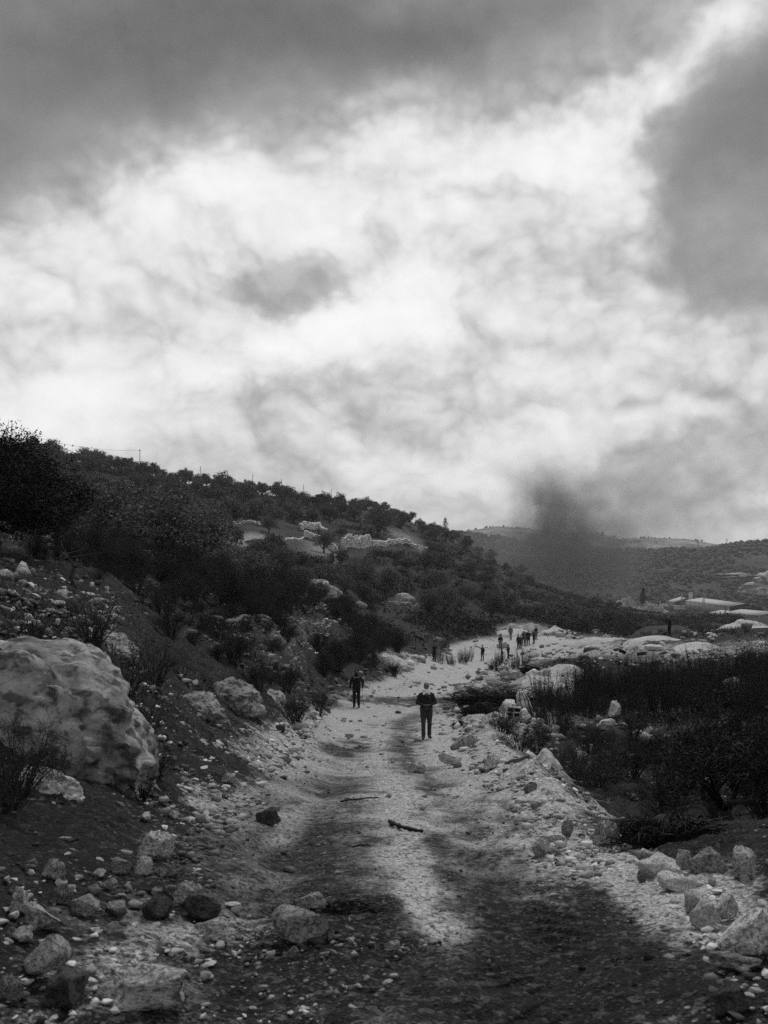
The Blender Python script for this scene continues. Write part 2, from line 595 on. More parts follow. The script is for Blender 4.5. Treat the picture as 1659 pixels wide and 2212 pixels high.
def b_ground(g, p):
    co = g.n('ShaderNodeTexCoord').outputs['Object']
    ch, so, tr = attr(g, 'chalk'), attr(g, 'soot'), attr(g, 'tread')  # soot also holds the painted vignette of the near road
    n_big = g.noise(co, .6, 5, .6)
    n_mid = g.noise(co, 3.5, 6, .65)
    n_fin = g.noise(co, 22, 6, .7)
    v1 = g.vor(co, 14)
    v2 = g.vor(co, 38)
    vc = g.vor(co, 14, 'F1', 'Color')
    sepc = g.n('ShaderNodeSeparateColor')
    g.put(sepc.inputs[0], vc)
    stone = g.m('MULTIPLY', g.ss(g.m('ADD', v1, g.m('MULTIPLY', n_fin, .3)), .42, .30), g.ss(sepc.outputs[0], .80, .86))      # scattered pale pebbles
    n_gr = g.noise(co, 60, 3, .7)
    g1, g2 = g.n('ShaderNodeSeparateColor'), g.n('ShaderNodeSeparateColor')
    g.put(g1.inputs[0], g.vor(co, 24, 'F1', 'Color'))
    g.put(g2.inputs[0], g.vor(co, 62, 'F1', 'Color'))
    mix = g.m('ADD', ch, g.m('MULTIPLY', g.m('SUBTRACT', n_mid, .5), 1.0))
    mix = g.m('ADD', mix, g.m('MULTIPLY', g.m('SUBTRACT', n_fin, .5), 1.1))
    cm = g.ss(mix, .28, .78)
    pale = g.m('ADD', .47, g.m('MULTIPLY', g.m('SUBTRACT', n_fin, .5), .60))
    pale = g.m('ADD', pale, g.m('MULTIPLY', g.m('SUBTRACT', g1.outputs[0], .5), .18))
    pale = g.m('ADD', pale, g.m('MULTIPLY', g.m('SUBTRACT', n_gr, .5), .45))
    pale = g.m('ADD', pale, g.m('MULTIPLY', g.m('SUBTRACT', n_big, .5), .25))
    soil = g.m('ADD', .011, g.m('MULTIPLY', g.m('SUBTRACT', n_gr, .5), .10), clamp=True)
    c = g.mix(cm, soil, pale)
    c = g.mix(g.m('MULTIPLY', stone, .75), c, .40)
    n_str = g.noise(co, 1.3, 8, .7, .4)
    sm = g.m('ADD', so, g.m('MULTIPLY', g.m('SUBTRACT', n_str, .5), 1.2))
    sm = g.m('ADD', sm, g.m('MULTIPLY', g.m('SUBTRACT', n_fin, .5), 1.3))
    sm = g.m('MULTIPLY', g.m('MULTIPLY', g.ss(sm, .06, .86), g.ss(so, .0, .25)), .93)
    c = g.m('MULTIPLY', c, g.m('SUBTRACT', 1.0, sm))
    # loose grit: pale chips lie on top of soot and soil, dark chips on the dust
    chip = g.m('MAXIMUM', g.ss(g1.outputs[1], .86, .90), g.m('MULTIPLY', g.ss(g2.outputs[1], .80, .84), .8))
    c = g.mix(g.m('MULTIPLY', chip, g.m('MULTIPLY_ADD', ch, .38, .10)), c, g.m('MULTIPLY_ADD', g2.outputs[0], .28, .14))
    dk = g.m('MAXIMUM', g.ss(g1.outputs[2], .88, .91), g.ss(g2.outputs[2], .86, .89))
    c = g.m('MULTIPLY', c, g.m('SUBTRACT', 1.0, g.m('MULTIPLY', dk, .6)))
    c = g.m('MULTIPLY', c, g.m('SUBTRACT', 1.0, g.m('MULTIPLY', tr, .55)))
    c = g.m('MAXIMUM', c, .008)
    h = g.m('ADD', g.m('MULTIPLY', n_fin, .55), g.m('MULTIPLY', n_mid, .8))
    h = g.m('ADD', h, g.m('MULTIPLY', g.ss(v2, .5, .1), .35))
    h = g.m('ADD', h, g.m('MULTIPLY', stone, .5))
    h = g.m('ADD', h, g.m('MULTIPLY', tr, -.9))
    h = g.m('ADD', h, g.m('MULTIPLY', n_gr, .4))
    bump(g, p, h, 1.0, .05)
    return c


def b_rock(lo, hi, lich, sc=1.0):
    def f(g, p):
        co = g.n('ShaderNodeTexCoord').outputs['Object']
        rnd = objrand(g)
        oc = g.vm('ADD', co, g.n('ShaderNodeObjectInfo').outputs['Location'])
        n1 = g.noise(oc, 1.7 * sc, 6, .62, .3)
        n2 = g.noise(oc, 6 * sc, 5, .6)
        n3 = g.noise(oc, 17 * sc, 6, .7)
        c = g.m('ADD', lo, g.m('MULTIPLY', g.ss(n1, .32, .68), hi - lo))
        c = g.m('MULTIPLY', c, g.m('ADD', .62, g.m('MULTIPLY', n3, .76)))
        dark = g.m('MULTIPLY', g.ss(n2, .47, .60), lich)
        pale_ = g.m('MULTIPLY', g.ss(g.noise(g.vm('ADD', oc, (9.1, 2.2, 3.3)), 4 * sc, 7, .7), .56, .66), .55)
        c = g.mix(pale_, c, hi * 1.25)
        c = g.m('MULTIPLY', c, g.m('SUBTRACT', 1.0, dark))
        c = g.m('MULTIPLY', c, g.m('ADD', .72, g.m('MULTIPLY', rnd, .5)))
        crack = g.vor(g.vm('ADD', oc, (.1, .2, .3)), 2.6 * sc, 'DISTANCE_TO_EDGE')
        h = g.m('ADD', g.m('MULTIPLY', n2, .8), g.m('MULTIPLY', n3, .2))
        h = g.m('ADD', h, g.m('MULTIPLY', g.ss(crack, 0, .06), .16))
        bump(g, p, h, .9, .05 / sc)
        return c
    return f


def b_leaf(v, var):
    def f(g, p):
        co = g.n('ShaderNodeTexCoord').outputs['Object']
        n = g.noise(co, 2.2, 4, .6)
        n2 = g.noise(co, 37, 1, .5)
        c = g.m('MULTIPLY', v, g.m('ADD', 1 - var, g.m('MULTIPLY', g.m('ADD', n, n2), var)))
        return g.m('MULTIPLY', c, g.m('ADD', .65, g.m('MULTIPLY', objrand(g), .7)))
    return f


def b_flat(v, var=.25, sc=8.0, bmp=.3, dist=.01):
    def f(g, p):
        co = g.n('ShaderNodeTexCoord').outputs['Object']
        n = g.noise(co, sc, 6, .65)
        c = g.m('MULTIPLY', v, g.m('ADD', 1 - var, g.m('MULTIPLY', n, 2 * var)))
        if bmp:
            bump(g, p, n, bmp, dist)
        return c
    return f


mat('ground', b_ground, .95, .2)
mat('limestone', b_rock(.36, .62, .6), .9, .25)
mat('pale_stone', b_rock(.52, .74, .35), .9, .2)
mat('grey_stone', b_rock(.20, .40, .65), .9, .25)
mat('sooty_stone', b_rock(.03, .11, .6), .9, .3)
mat('cliff', b_rock(.11, .33, .7, 1.3), .92, .2)
mat('wall_stone', b_rock(.14, .36, .6, 1.2), .92, .2)
mat('olive_leaf', b_leaf(.085, .5), .8, .2)
mat('shrub_leaf', b_leaf(.020, .5), .85, .15)
mat('weed', b_leaf(.020, .5), .9, .1)
mat('pine_leaf', b_leaf(.028, .5), .85, .2)
mat('bark', b_flat(.04, .5, 14, .8, .02), .95, .1)
mat('twig', b_flat(.030, .4, 20, .2), .95, .1)
mat('dead_wood', b_flat(.07, .5, 16, .8, .01), .9, .1)
mat('char', b_flat(.010, .5, 12, .8, .02), .8, .2)


def b_chalk(v, dirt):
    def f(g, p):
        co = g.n('ShaderNodeTexCoord').outputs['Object']
        n1 = g.noise(co, .9, 6, .62)
        n2 = g.noise(co, 5, 8, .7)
        vv = g.vor(co, 5)
        c = g.m('MULTIPLY', v, g.m('ADD', .68, g.m('MULTIPLY', n2, .64)))
        d = g.m('MULTIPLY', g.ss(n1, .50, .64), dirt)
        c = g.m('MULTIPLY', c, g.m('SUBTRACT', 1.0, d))
        h = g.m('ADD', n2, g.m('MULTIPLY', g.ss(vv, .5, .1), .3))
        bump(g, p, h, 1.0, .12)
        return c
    return f


mat('chalk', b_chalk(.46, .35), .95, .15)
mat('dirty_chalk', b_chalk(.28, .6), .95, .15)
mat('dark_spoil', b_chalk(.055, .5), .95, .15)


def b_woods(g, p):
    co = g.n('ShaderNodeTexCoord').outputs['Object']
    n1 = g.noise(co, .006, 6, .65)
    n2 = g.noise(co, .05, 8, .75)
    c = g.mix(g.ss(n2, .52, .68), .030, .085)
    return g.m('MULTIPLY', c, g.m('ADD', .6, g.m('MULTIPLY', n1, .8)))


def b_bare(g, p):
    co = g.n('ShaderNodeTexCoord').outputs['Object']
    st = g.n('ShaderNodeMapping')
    g.put(st.inputs[0], co)
    st.inputs['Scale'].default_value = (1, 1, 5)
    n2 = g.noise(st.outputs[0], .012, 8, .72)
    n3 = g.noise(co, .03, 6, .7)
    c = g.mix(g.ss(n2, .40, .66), .07, .26)
    return g.m('MULTIPLY', c, g.m('ADD', .55, g.m('MULTIPLY', n3, .9)))


mat('woods', b_woods, .95, .1)
mat('bare_hill', b_bare, .95, .1)

# ------------------------------------------------------------------ the ground
# stains, dust and painted vignette darkening: centre and radii as seen from the road head, tilt, amount
CHALK = [
    (700, 1600, 190, 55, 5, .75), (900, 1560, 170, 60, 0, .75), (800, 1560, 120, 40, 0, .5), (1000, 1620, 120, 60, -30, .9),
    (1120, 1700, 150, 60, -32, .95), (1260, 1800, 150, 50, -32, .75), (1050, 1560, 130, 70, -10, .9),
    (950, 1470, 130, 34, 14, .95), (1050, 1430, 110, 28, 14, .95), (1120, 1400, 110, 22, 5, .95), (1020, 1395, 70, 14, 10, .8),
    (1190, 1405, 120, 20, 10, .8), (1090, 1500, 90, 40, 0, .8), (1160, 1480, 120, 30, 0, .8), (870, 1425, 80, 16, -14, .95),
    (960, 1440, 60, 12, -10, .8), (1330, 1405, 160, 20, 0, .55), (1520, 1405, 190, 20, 0, .35), (1640, 1400, 80, 20, 0, .3),
    (880, 1900, 66, 190, 4, .92), (945, 2000, 100, 100, -24, .92), (870, 1720, 44, 100, 0, .85), (1040, 1790, 44, 80, 20, .7),
    (1290, 1890, 130, 60, -24, .72), (1400, 1960, 130, 60, -24, .5), (1500, 1960, 130, 80, -30, .55), (1560, 1900, 110, 50, -20, .55), (640, 1660, 90, 40, 20, .6), (540, 1760, 120, 60, 0, .4), (600, 1780, 160, 80, 0, .30),
    (330, 1830, 60, 26, -20, .45), (450, 1740, 60, 24, -20, .55), (280, 1930, 60, 20, 0, .7), (540, 2020, 50, 34, 0, .85), (330, 2090, 110, 50, 0, .50),
    (150, 2030, 120, 60, 0, .45), (60, 2180, 200, 60, 0, .35), (480, 1960, 110, 70, 0, .30), (750, 1780, 120, 120, 0, .30),
    (640, 1400, 60, 60, 0, .22), (560, 1380, 80, 40, 0, .2), (470, 1170, 130, 22, 0, .42), (560, 1165, 60, 26, 0, .35), (690, 1185, 50, 24, -10, .45),
    (340, 1150, 60, 10, 0, .3), (850, 1150, 60, 14, -15, .35), (900, 1180, 40, 14, -30, .3), (800, 1200, 60, 20, -30, .15), (730, 1330, 80, 30, 0, .18),
    (1250, 1550, 90, 30, 0, .22), (1420, 1560, 80, 26, 0, .16), (1400, 1670, 120, 30, 0, .18), (1560, 1690, 90, 16, 0, .35), (1300, 1640, 60, 20, 0, .2),
    (1130, 1360, 60, 14, 0, .7), (500, 1500, 80, 40, 0, .12), (250, 1330, 90, 40, 0, .15),
]
SOOT_VIGNETTE = [  # real soot, plus vignette darkening of the near road painted in
    (735, 1618, 62, 20, 4, .95), (868, 1622, 34, 52, 6, .80), (880, 1560, 40, 30, 0, .35), (800, 1512, 120, 9, -3, .75), (700, 1515, 60, 10, -14, .6),  # includes a dark patch on the road by the walking man's feet
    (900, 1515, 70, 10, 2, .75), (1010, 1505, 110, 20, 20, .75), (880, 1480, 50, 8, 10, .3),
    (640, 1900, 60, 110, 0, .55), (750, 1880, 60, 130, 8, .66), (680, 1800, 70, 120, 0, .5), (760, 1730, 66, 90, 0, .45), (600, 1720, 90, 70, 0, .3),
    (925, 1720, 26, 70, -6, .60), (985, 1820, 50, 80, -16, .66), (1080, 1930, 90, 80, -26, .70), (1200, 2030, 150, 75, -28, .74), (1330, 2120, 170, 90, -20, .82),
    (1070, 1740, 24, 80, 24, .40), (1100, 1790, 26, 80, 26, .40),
    (700, 2010, 120, 50, -8, .85), (800, 1975, 90, 22, -10, .9), (760, 2080, 150, 70, 0, .88), (900, 2130, 180, 90, 0, .85), (620, 2150, 170, 70, 0, .72), (1080, 2180, 260, 80, 0, .80),  # broad near patches: soot with the vignette darkening painted in
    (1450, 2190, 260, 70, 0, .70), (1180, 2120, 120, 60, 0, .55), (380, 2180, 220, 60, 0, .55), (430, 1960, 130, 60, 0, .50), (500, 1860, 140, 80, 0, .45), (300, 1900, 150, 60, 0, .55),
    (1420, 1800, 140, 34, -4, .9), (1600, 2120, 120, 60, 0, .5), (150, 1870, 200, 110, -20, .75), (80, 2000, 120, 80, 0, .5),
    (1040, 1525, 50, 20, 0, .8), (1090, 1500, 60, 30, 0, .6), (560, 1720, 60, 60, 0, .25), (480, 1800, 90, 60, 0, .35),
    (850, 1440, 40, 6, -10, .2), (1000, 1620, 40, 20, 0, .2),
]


def paint(blobs, px, py):
    acc = np.zeros_like(px)
    for cx, cy, rx, ry, ang, amp in blobs:
        ca, sa = math.cos(R(-ang)), math.sin(R(-ang))
        dx, dy = px - cx, py - cy
        m = (np.abs(dx) < 3 * max(rx, ry)) & (np.abs(dy) < 3 * max(rx, ry))
        a = (dx[m] * ca + dy[m] * sa) / rx
        b = (-dx[m] * sa + dy[m] * ca) / ry
        v = amp * np.exp(-(a * a + b * b) ** 1.4 * .8)
        acc[m] = acc[m] + v - acc[m] * v
    return acc


def chalk_at(X, Y, Z):
    px, py = proj(X, Y, Z)
    pq, pr = proj(X + .22 * fbm(X * 1.6, Y * 1.1, 21, 4), Y + .5 * fbm(X * 1.5, Y * .8, 22, 4), Z)
    o, w = road_off(X, Y)
    wob = fbm(X * .8, Y * .5, 9, 3) * .5
    road = (1 - sstep(np.abs(o) - w, -.6, .5 + wob)) * (Y < 135)
    base = .34 * road * sstep(Y, 4, 10) + .30 * road
    v = np.where(Y > 2.5, paint(CHALK, pq, pr), .2)
    v = base + v - base * v
    # thin stony litter on the slopes
    v = v + .14 * np.clip(fbm(X * .25, Y * .2, 1, 3) + .1, 0, 1) * (1 - road) * np.where(Y > 120, .5, 1)
    return v, px, py


def soot_vignette_at(X, Y, Z):
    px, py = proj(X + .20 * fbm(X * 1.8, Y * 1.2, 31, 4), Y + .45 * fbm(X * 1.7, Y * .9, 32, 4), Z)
    return np.where(Y > 2.5, paint(SOOT_VIGNETTE, px, py), .5) * np.clip(np.interp(Y, [3, 9], [.80, 1.0]) + .30 * fbm(X * .9, Y * .9, 33, 4) + .42 * fbm(X * 3.4, Y * .45, 34, 4), .05, 1.2)


def make_ground():
    rows = np.concatenate([np.linspace(-30, 3.0, 26), np.exp(np.linspace(math.log(3.15), math.log(1100), 1060))])
    inner = np.linspace(-.43, .43, 215)
    outer = .43 + np.cumsum(np.linspace(.006, .11, 34))
    tt = np.concatenate([-outer[::-1], inner, outer])
    wide = np.where(rows < 3.15, 3.15 + (3.15 - rows) * .8, rows)
    Y = np.repeat(rows[:, None], len(tt), 1)
    X = tt[None] * wide[:, None]
    Z = H(X, Y)
    ch, px, py = chalk_at(X, Y, Z)
    so = soot_vignette_at(X, Y, Z)
    o, w = road_off(X, Y)
    onroad = (1 - sstep(np.abs(o) - w, -.3, .4)) * (Y < 135)
    lump = .018 * fbm(X * 2.2, Y * 2.2, 0, 3) + .012 * fbm(X * 8, Y * 8, 3, 3) + .007 * fbm(X * 21, Y * 21, 5, 2)
    rough = .06 * fbm(X * 1.7, Y * 1.7, 5, 3) + .04 * np.abs(fbm(X * 6, Y * 6, 6, 3)) + .012 * fbm(X * 19, Y * 19, 7, 2)
    Z = Z + np.where(Y < 90, onroad * lump + (1 - onroad) * rough * np.clip(Y / 10, .4, 2.0), 0)
    # lugs of heavy tyres pressed into the dust, their troughs darker in colour
    tr = np.zeros_like(X)
    for rx, ww in ((.78, .34), (-.72, .30)):
        u = o - rx
        lug = np.sin((Y + np.abs(u - .1)) * 2 * math.pi / .17 + 2.6 * vnoise(X * 2, Y * 2, 1)) * .5 + .5
        lug = sstep(lug, .35, .8) + .35 * vnoise(X * 9, Y * 9, 4)
        mask = np.exp(-(u / ww) ** 4) * np.clip(.35 + 1.3 * vnoise(X * 1.9, Y * .9, 8), 0, 1) * (Y < 40)
        tr = tr + lug * mask
    Z = Z - .014 * tr * (Y < 16)
    nr, nc = X.shape
    V = np.stack([X, Y, Z], -1).reshape(-1, 3)
    i, j = np.meshgrid(np.arange(nr - 1), np.arange(nc - 1), indexing='ij')
    a = i * nc + j
    Q = np.stack([a, a + 1, a + nc + 1, a + nc], -1).reshape(-1, 4)
    me = MB().add(V, Q).mesh('ground', True)
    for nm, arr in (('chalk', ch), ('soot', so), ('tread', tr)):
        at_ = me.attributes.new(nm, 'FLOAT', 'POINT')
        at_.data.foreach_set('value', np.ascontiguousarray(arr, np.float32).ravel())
    g = link('ground', me, MAT['ground'])
    kind(g, 'structure')


make_ground()


def ridge_hill(name, cols, mat_, dn, df, foot, seed, amp, nd=70, step=12):
    """a hill whose skyline follows (column, row) as seen from the road, built as a solid ridge between two distances"""
    xs = np.arange(cols[0][0], cols[-1][0] + 1, step)
    ys = np.interp(xs, [c[0] for c in cols], [c[1] for c in cols])
    dd = np.linspace(0, 1, nd)
    top = dn + (df - dn) * .6
    V = []
    for x, y in zip(xs, ys):
        t = (x - CX) / F
        zt = (HY - y) / F * top
        d = dn + (df - dn) * dd
        prof = np.where(dd < .6, sstep(dd / .6, -.15, 1.05), 1 - sstep((dd - .6) / .4, 0, 1.1))
        X, Y = t * d, d
        z = foot + (zt - foot) * prof + amp * fbm(X / 90 + seed, Y / 90, seed, 4) * np.minimum(1, 4 * (1 - prof) + .12)
        V.append(np.stack([X, Y, z], 1))
    V = np.array(V)
    n = len(xs)
    i, j = np.meshgrid(np.arange(n - 1), np.arange(nd - 1), indexing='ij')
    a = i * nd + j
    Q = np.stack([a, a + nd, a + nd + 1, a + 1], -1).reshape(-1, 4)
    me = MB().add(V.reshape(-1, 3), Q).mesh(name, True)
    o = link(name, me, MAT[mat_])
    kind(o, 'structure')
    return o, V


wood_hill, WV = ridge_hill('wooded_hill', [(-700, 1200), (600, 1190), (900, 1170), (1000, 1152), (1080, 1163), (1170, 1178), (1270, 1186), (1400, 1190), (1520, 1186), (1600, 1176), (1660, 1170), (1900, 1150), (2600, 1120), (3600, 1150)],
                           'woods', 930, 1900, -40, 3, 5, 80, 10)
bare, BV = ridge_hill('bare_hill', [(-900, 1190), (700, 1175), (985, 1150), (1030, 1144), (1075, 1136), (1130, 1140), (1200, 1150), (1290, 1150), (1340, 1164), (1400, 1160), (1480, 1163), (1560, 1178), (1680, 1196), (2000, 1185), (2900, 1160), (3600, 1180)],
                      'bare_hill', 1700, 3600, -40, 9, 10, 60, 14)

# plain beyond, out to the horizon
pl = MB().add([(-9000, -3000, -66), (9000, -3000, -66), (9000, 14000, -66), (-9000, 14000, -66)], np.array([[0, 1, 2, 3]]))
kind(link('plain', pl.mesh('plain'), MAT['woods']), 'structure')

# ------------------------------------------------------------------ trees and shrubs
def wig(a, b, n, amp, g):
    P = np.linspace(a, b, n)
    P[1:-1] += g.randn(n - 2, 3) * amp
    return P


def olive_proto(seed, R0=2.3, ht=4.4, nclump=26, leaves=70, ln=.20, wd=.075, trunk_r=.22):
    """an olive tree: short twisted trunk, forking limbs, airy clumped crown"""
    g = np.random.RandomState(seed)
    tr, cr = MB(), MB()
    fork = np.array([g.uniform(-.2, .2), g.uniform(-.2, .2), ht * .15])
    P = wig((0, 0, -.4), fork, 5, .07, g)
    tr.add(*tube(P, np.linspace(trunk_r * 1.35, trunk_r * .85, 5) * (1 + .12 * g.randn(5)), 8))
    lobes = []
    nl = g.randint(4, 6)
    for k in range(nl):
        a = 2 * math.pi * (k + g.uniform(-.3, .3)) / nl
        rr = R0 * g.uniform(.40, .62)
        top = np.array([math.cos(a) * rr, math.sin(a) * rr, ht * g.uniform(.36, .66)])
        P = wig(fork, top, 6, .12, g)
        tr.add(*tube(P, np.linspace(trunk_r * .62, trunk_r * .15, 6), 6))
        lobes.append((top, R0 * g.uniform(.48, .68)))
        for q in range(3):
            tip = top + g.randn(3) * (R0 * .35, R0 * .35, R0 * .2) + (0, 0, .25)
            tr.add(*tube(wig(P[3], tip, 4, .08, g), np.linspace(trunk_r * .22, .015, 4), 4))
    lobes.append((np.array([g.uniform(-.3, .3), g.uniform(-.3, .3), ht * .68]), R0 * .62))
    C = []
    for i in range(nclump):
        c, r = lobes[g.randint(len(lobes))]
        n = g.randn(3)
        n /= np.linalg.norm(n)
        n[2] = n[2] * .8 + .15
        cc = c + n * r * g.uniform(.55, 1.0)
        m = g.randint(int(leaves * .6), int(leaves * 1.5))
        s = R0 * (g.uniform(.05, .11) if nclump > 90 else g.uniform(.11, .20))
        C.append(cc + np.clip(g.randn(m, 3), -1.7, 1.7) * (s, s, s * .75))
        if nclump > 90:
            tr.add(*tube(wig(c + (cc - c) * .2, cc + (cc - c) * .25, 4, .03, g), [.016, .011, .006, .003], 3, False))
    C = np.concatenate(C)
    C = C[C[:, 2] > ht * .10]
    cr.add(*leaf_quads(C, ln, wd, g))
    return tr.mesh('trunk'), cr.mesh('crown')


def shrub_proto(seed, rad=.9, ht=1.3, stems=34, leaves=4200, ln=.023, wd=.0095, lean=.8):
    """a scrubby bush: many thin stems, leaves along their outer parts"""
    g = np.random.RandomState(seed)
    st, lf = MB(), MB()
    C = []
    for k in range(stems):
        a = g.uniform(0, 2 * math.pi)
        q = g.uniform(0, 1) ** .6
        tip = np.array([math.cos(a) * rad * q, math.sin(a) * rad * q, ht * (1 - .55 * q * q) * g.uniform(.7, 1.12)])
        base = np.array([math.cos(a), math.sin(a), 0]) * .16 * rad * g.uniform(0, 1) + (0, 0, -.1)
        P = wig(base, tip, 6, .04 * rad, g)
        P[:, 2] += np.sin(np.linspace(0, math.pi, 6)) * .12 * ht
        st.add(*tube(P, np.linspace(.014, .003, 6), 3, False))
        m = leaves // stems
        u = g.uniform(.35, 1.02, m) * 5
        i = np.minimum(u.astype(int), 4)
        C.append(P[i] + (P[i + 1] - P[i]) * (u - i)[:, None] + g.randn(m, 3) * .065 * rad)
        for w in range(3):
            s = P[g.randint(2, 6)]
            e = s + g.randn(3) * .2 * rad + (0, 0, .12 * ht)
            st.add(*tube(wig(s, e, 3, .02, g), [.005, .004, .002], 3, False))
    lf.add(*leaf_quads(np.concatenate(C), ln, wd, g, .3))
    return st.mesh('stems'), lf.mesh('foliage')


def broom_proto(seed, rad=.55, ht=1.25, stems=60, ln=.028, wd=.009):
    """upright feathery weed: near vertical plumes"""
    g = np.random.RandomState(seed)
    st, lf = MB(), MB()
    C = []
    for k in range(stems):
        a, q = g.uniform(0, 2 * math.pi), g.uniform(0, 1) ** .5
        b = np.array([math.cos(a), math.sin(a), 0]) * rad * q * .7 + (0, 0, -.08)
        tip = b + (math.cos(a) * rad * q * .45 + g.uniform(-.06, .06), math.sin(a) * rad * q * .45 + g.uniform(-.06, .06), ht * g.uniform(.45, 1.1))
        P = wig(b, tip, 5, .015, g)
        st.add(*tube(P, np.linspace(.008, .002, 5), 3, False))
        m = 46
        u = g.uniform(.25, 1.0, m) * 4
        i = np.minimum(u.astype(int), 3)
        C.append(P[i] + (P[i + 1] - P[i]) * (u - i)[:, None] + g.randn(m, 3) * (.03, .03, .02))
    lf.add(*leaf_quads(np.concatenate(C), ln, wd, g, 1.6))
    return st.mesh('stems'), lf.mesh('foliage')


def pine_proto(seed, ht=9.0):
    g = np.random.RandomState(seed)
    tr, cr = MB(), MB()
    tr.add(*tube(wig((0, 0, -.5), (0, 0, ht * .95), 8, .05, g), np.linspace(.22, .03, 8), 7))
    C = []
    for k in range(70):
        z = ht * (.16 + .84 * (k / 70.0))
        L = (ht * .30) * (1 - (k / 70.0)) ** .75 * g.uniform(.6, 1.15) + .15
        a = g.uniform(0, 2 * math.pi)
        tip = np.array([math.cos(a) * L, math.sin(a) * L, z + g.uniform(-.1, .35)])
        tr.add(*tube([(0, 0, z), tip], [.05, .01], 4))
        m = 36
        u = g.uniform(.3, 1.05, m)[:, None]
        C.append(np.array([0, 0, z]) * (1 - u) + tip * u + g.randn(m, 3) * (.22, .22, .14))
    cr.add(*leaf_quads(np.concatenate(C), .17, .05, g))
    return tr.mesh('trunk'), cr.mesh('crown')


FAR_OLIVE = [olive_proto(20 + i, R0=2.3 + .2 * (i % 3), ht=4.0 + .5 * (i % 2), nclump=52, leaves=52, ln=.20, wd=.09) for i in range(5)]
MID_OLIVE = [olive_proto(40 + i, R0=2.2, ht=4.0 + .4 * i, nclump=60, leaves=80, ln=.12, wd=.045, trunk_r=.18) for i in range(3)]
SHRUB = [shrub_proto(60 + i, rad=.9 + .1 * (i % 3), ht=1.2 + .15 * (i % 2), leaves=4200 + 300 * i) for i in range(4)]
BIGSHRUB = [shrub_proto(70 + i, rad=1.5, ht=2.2, stems=70, leaves=9500, ln=.032, wd=.013) for i in range(2)]
TWIGGY = [shrub_proto(80 + i, rad=1.0, ht=1.4, stems=46, leaves=900, ln=.026, wd=.009) for i in range(2)]
BROOM = [broom_proto(90 + i, rad=.5 + .1 * i, ht=1.1 + .15 * i) for i in range(3)]
PINE = [pine_proto(100 + i, 9.0) for i in range(2)]


def plant(name, protos, i, loc, s, label, cat, group, parts, mats, sz=1.0):
    a, b = protos[i % len(protos)]
    e = empty(name, loc, random.uniform(0, 6.28), s)
    e.scale = (s, s, s * sz)
    link(parts[0], a, MAT[mats[0]], e)
    link(parts[1], b, MAT[mats[1]], e)
    return tag(e, label, cat, group)


def olive(protos, i, loc, s, label, group, sz=1.0):
    return plant('olive_tree', protos, i, loc, s, label, 'tree', group, ('trunk', 'crown'), ('bark', 'olive_leaf'), sz)


def shrub(protos, i, loc, s, label, group, sz=1.0, leaf='shrub_leaf', name='shrub', cat='shrub'):
    return plant(name, protos, i, loc, s, label, cat, group, ('stems', 'foliage'), ('twig', leaf), sz)


def inside(px, py, poly):
    r = False
    n = len(poly)
    for k in range(n):
        (x0, y0), (x1, y1) = poly[k], poly[(k + 1) % n]
        if (y0 > py) != (y1 > py) and px < (x1 - x0) * (py - y0) / (y1 - y0) + x0:
            r = not r
    return r


def scatter(poly, n, gap, avoid=(), dmin=3.2, seed=1, tries=40):
    """ground points whose picture place lies in a polygon, kept a gap apart on the ground"""
    g = np.random.RandomState(seed)
    xs, ys = [p[0] for p in poly], [p[1] for p in poly]
    out = []
    for _ in range(n * tries):
        if len(out) >= n:
            break
        px, py = g.uniform(min(xs), max(xs)), g.uniform(min(ys), max(ys))
        if not inside(px, py, poly) or any(inside(px, py, q) for q in avoid):
            continue
        h = hit(px, py, dmin)
        if h is None:
            continue
        gp = gap(h) if callable(gap) else gap
        if any((h[0] - o[0]) ** 2 + (h[1] - o[1]) ** 2 < gp * gp for o in out):
            continue
        out.append(h)
    return out


FIELD = [(395, 1150), (620, 1140), (640, 1195), (540, 1205), (400, 1195)]       # open terrace
FIELD2 = [(640, 1160), (740, 1160), (735, 1215), (640, 1205)]
SPUR = [(790, 1160), (930, 1170), (900, 1230), (780, 1230)]
# the wooded crest and upper slope
k = 0
zone = [(-40, 955), (150, 985), (300, 1005), (440, 1035), (600, 1052), (700, 1072), (800, 1092), (900, 1118), (950, 1145), (1010, 1165), (1110, 1215), (1150, 1240), (1000, 1190), (880, 1150), (800, 1140), (640, 1135), (420, 1140), (300, 1140), (180, 1110), (-40, 1120)]
for h in scatter(zone, 128, lambda h: 4.6 + h[1] * .006, seed=3):
    s = random.uniform(.95, 1.5)
    olive(FAR_OLIVE, k, h, s, 'dark olive tree in the dense grove along the crest of the hill', 'olive trees in the grove on the hill crest', random.uniform(.9, 1.1))
    k += 1
# skyline row
for j, px in enumerate(np.arange(-30, 1010, 24)):
    px = px + random.uniform(-6, 6)
    dd = np.linspace(200, 640, 180)
    hh = H((px - CX) / F * dd, dd)
    d = dd[int(np.argmax(hh / dd))] - random.uniform(0, 14)
    x, y, z = at(px, d)
    olive(FAR_OLIVE, j, (x, y, z), random.uniform(.9, 1.35) * np.interp(px, [0, 400, 1000], [.85, 1.0, 1.1]), 'olive tree breaking the skyline on the hill crest', 'olive trees on the skyline', random.uniform(.85, 1.15))
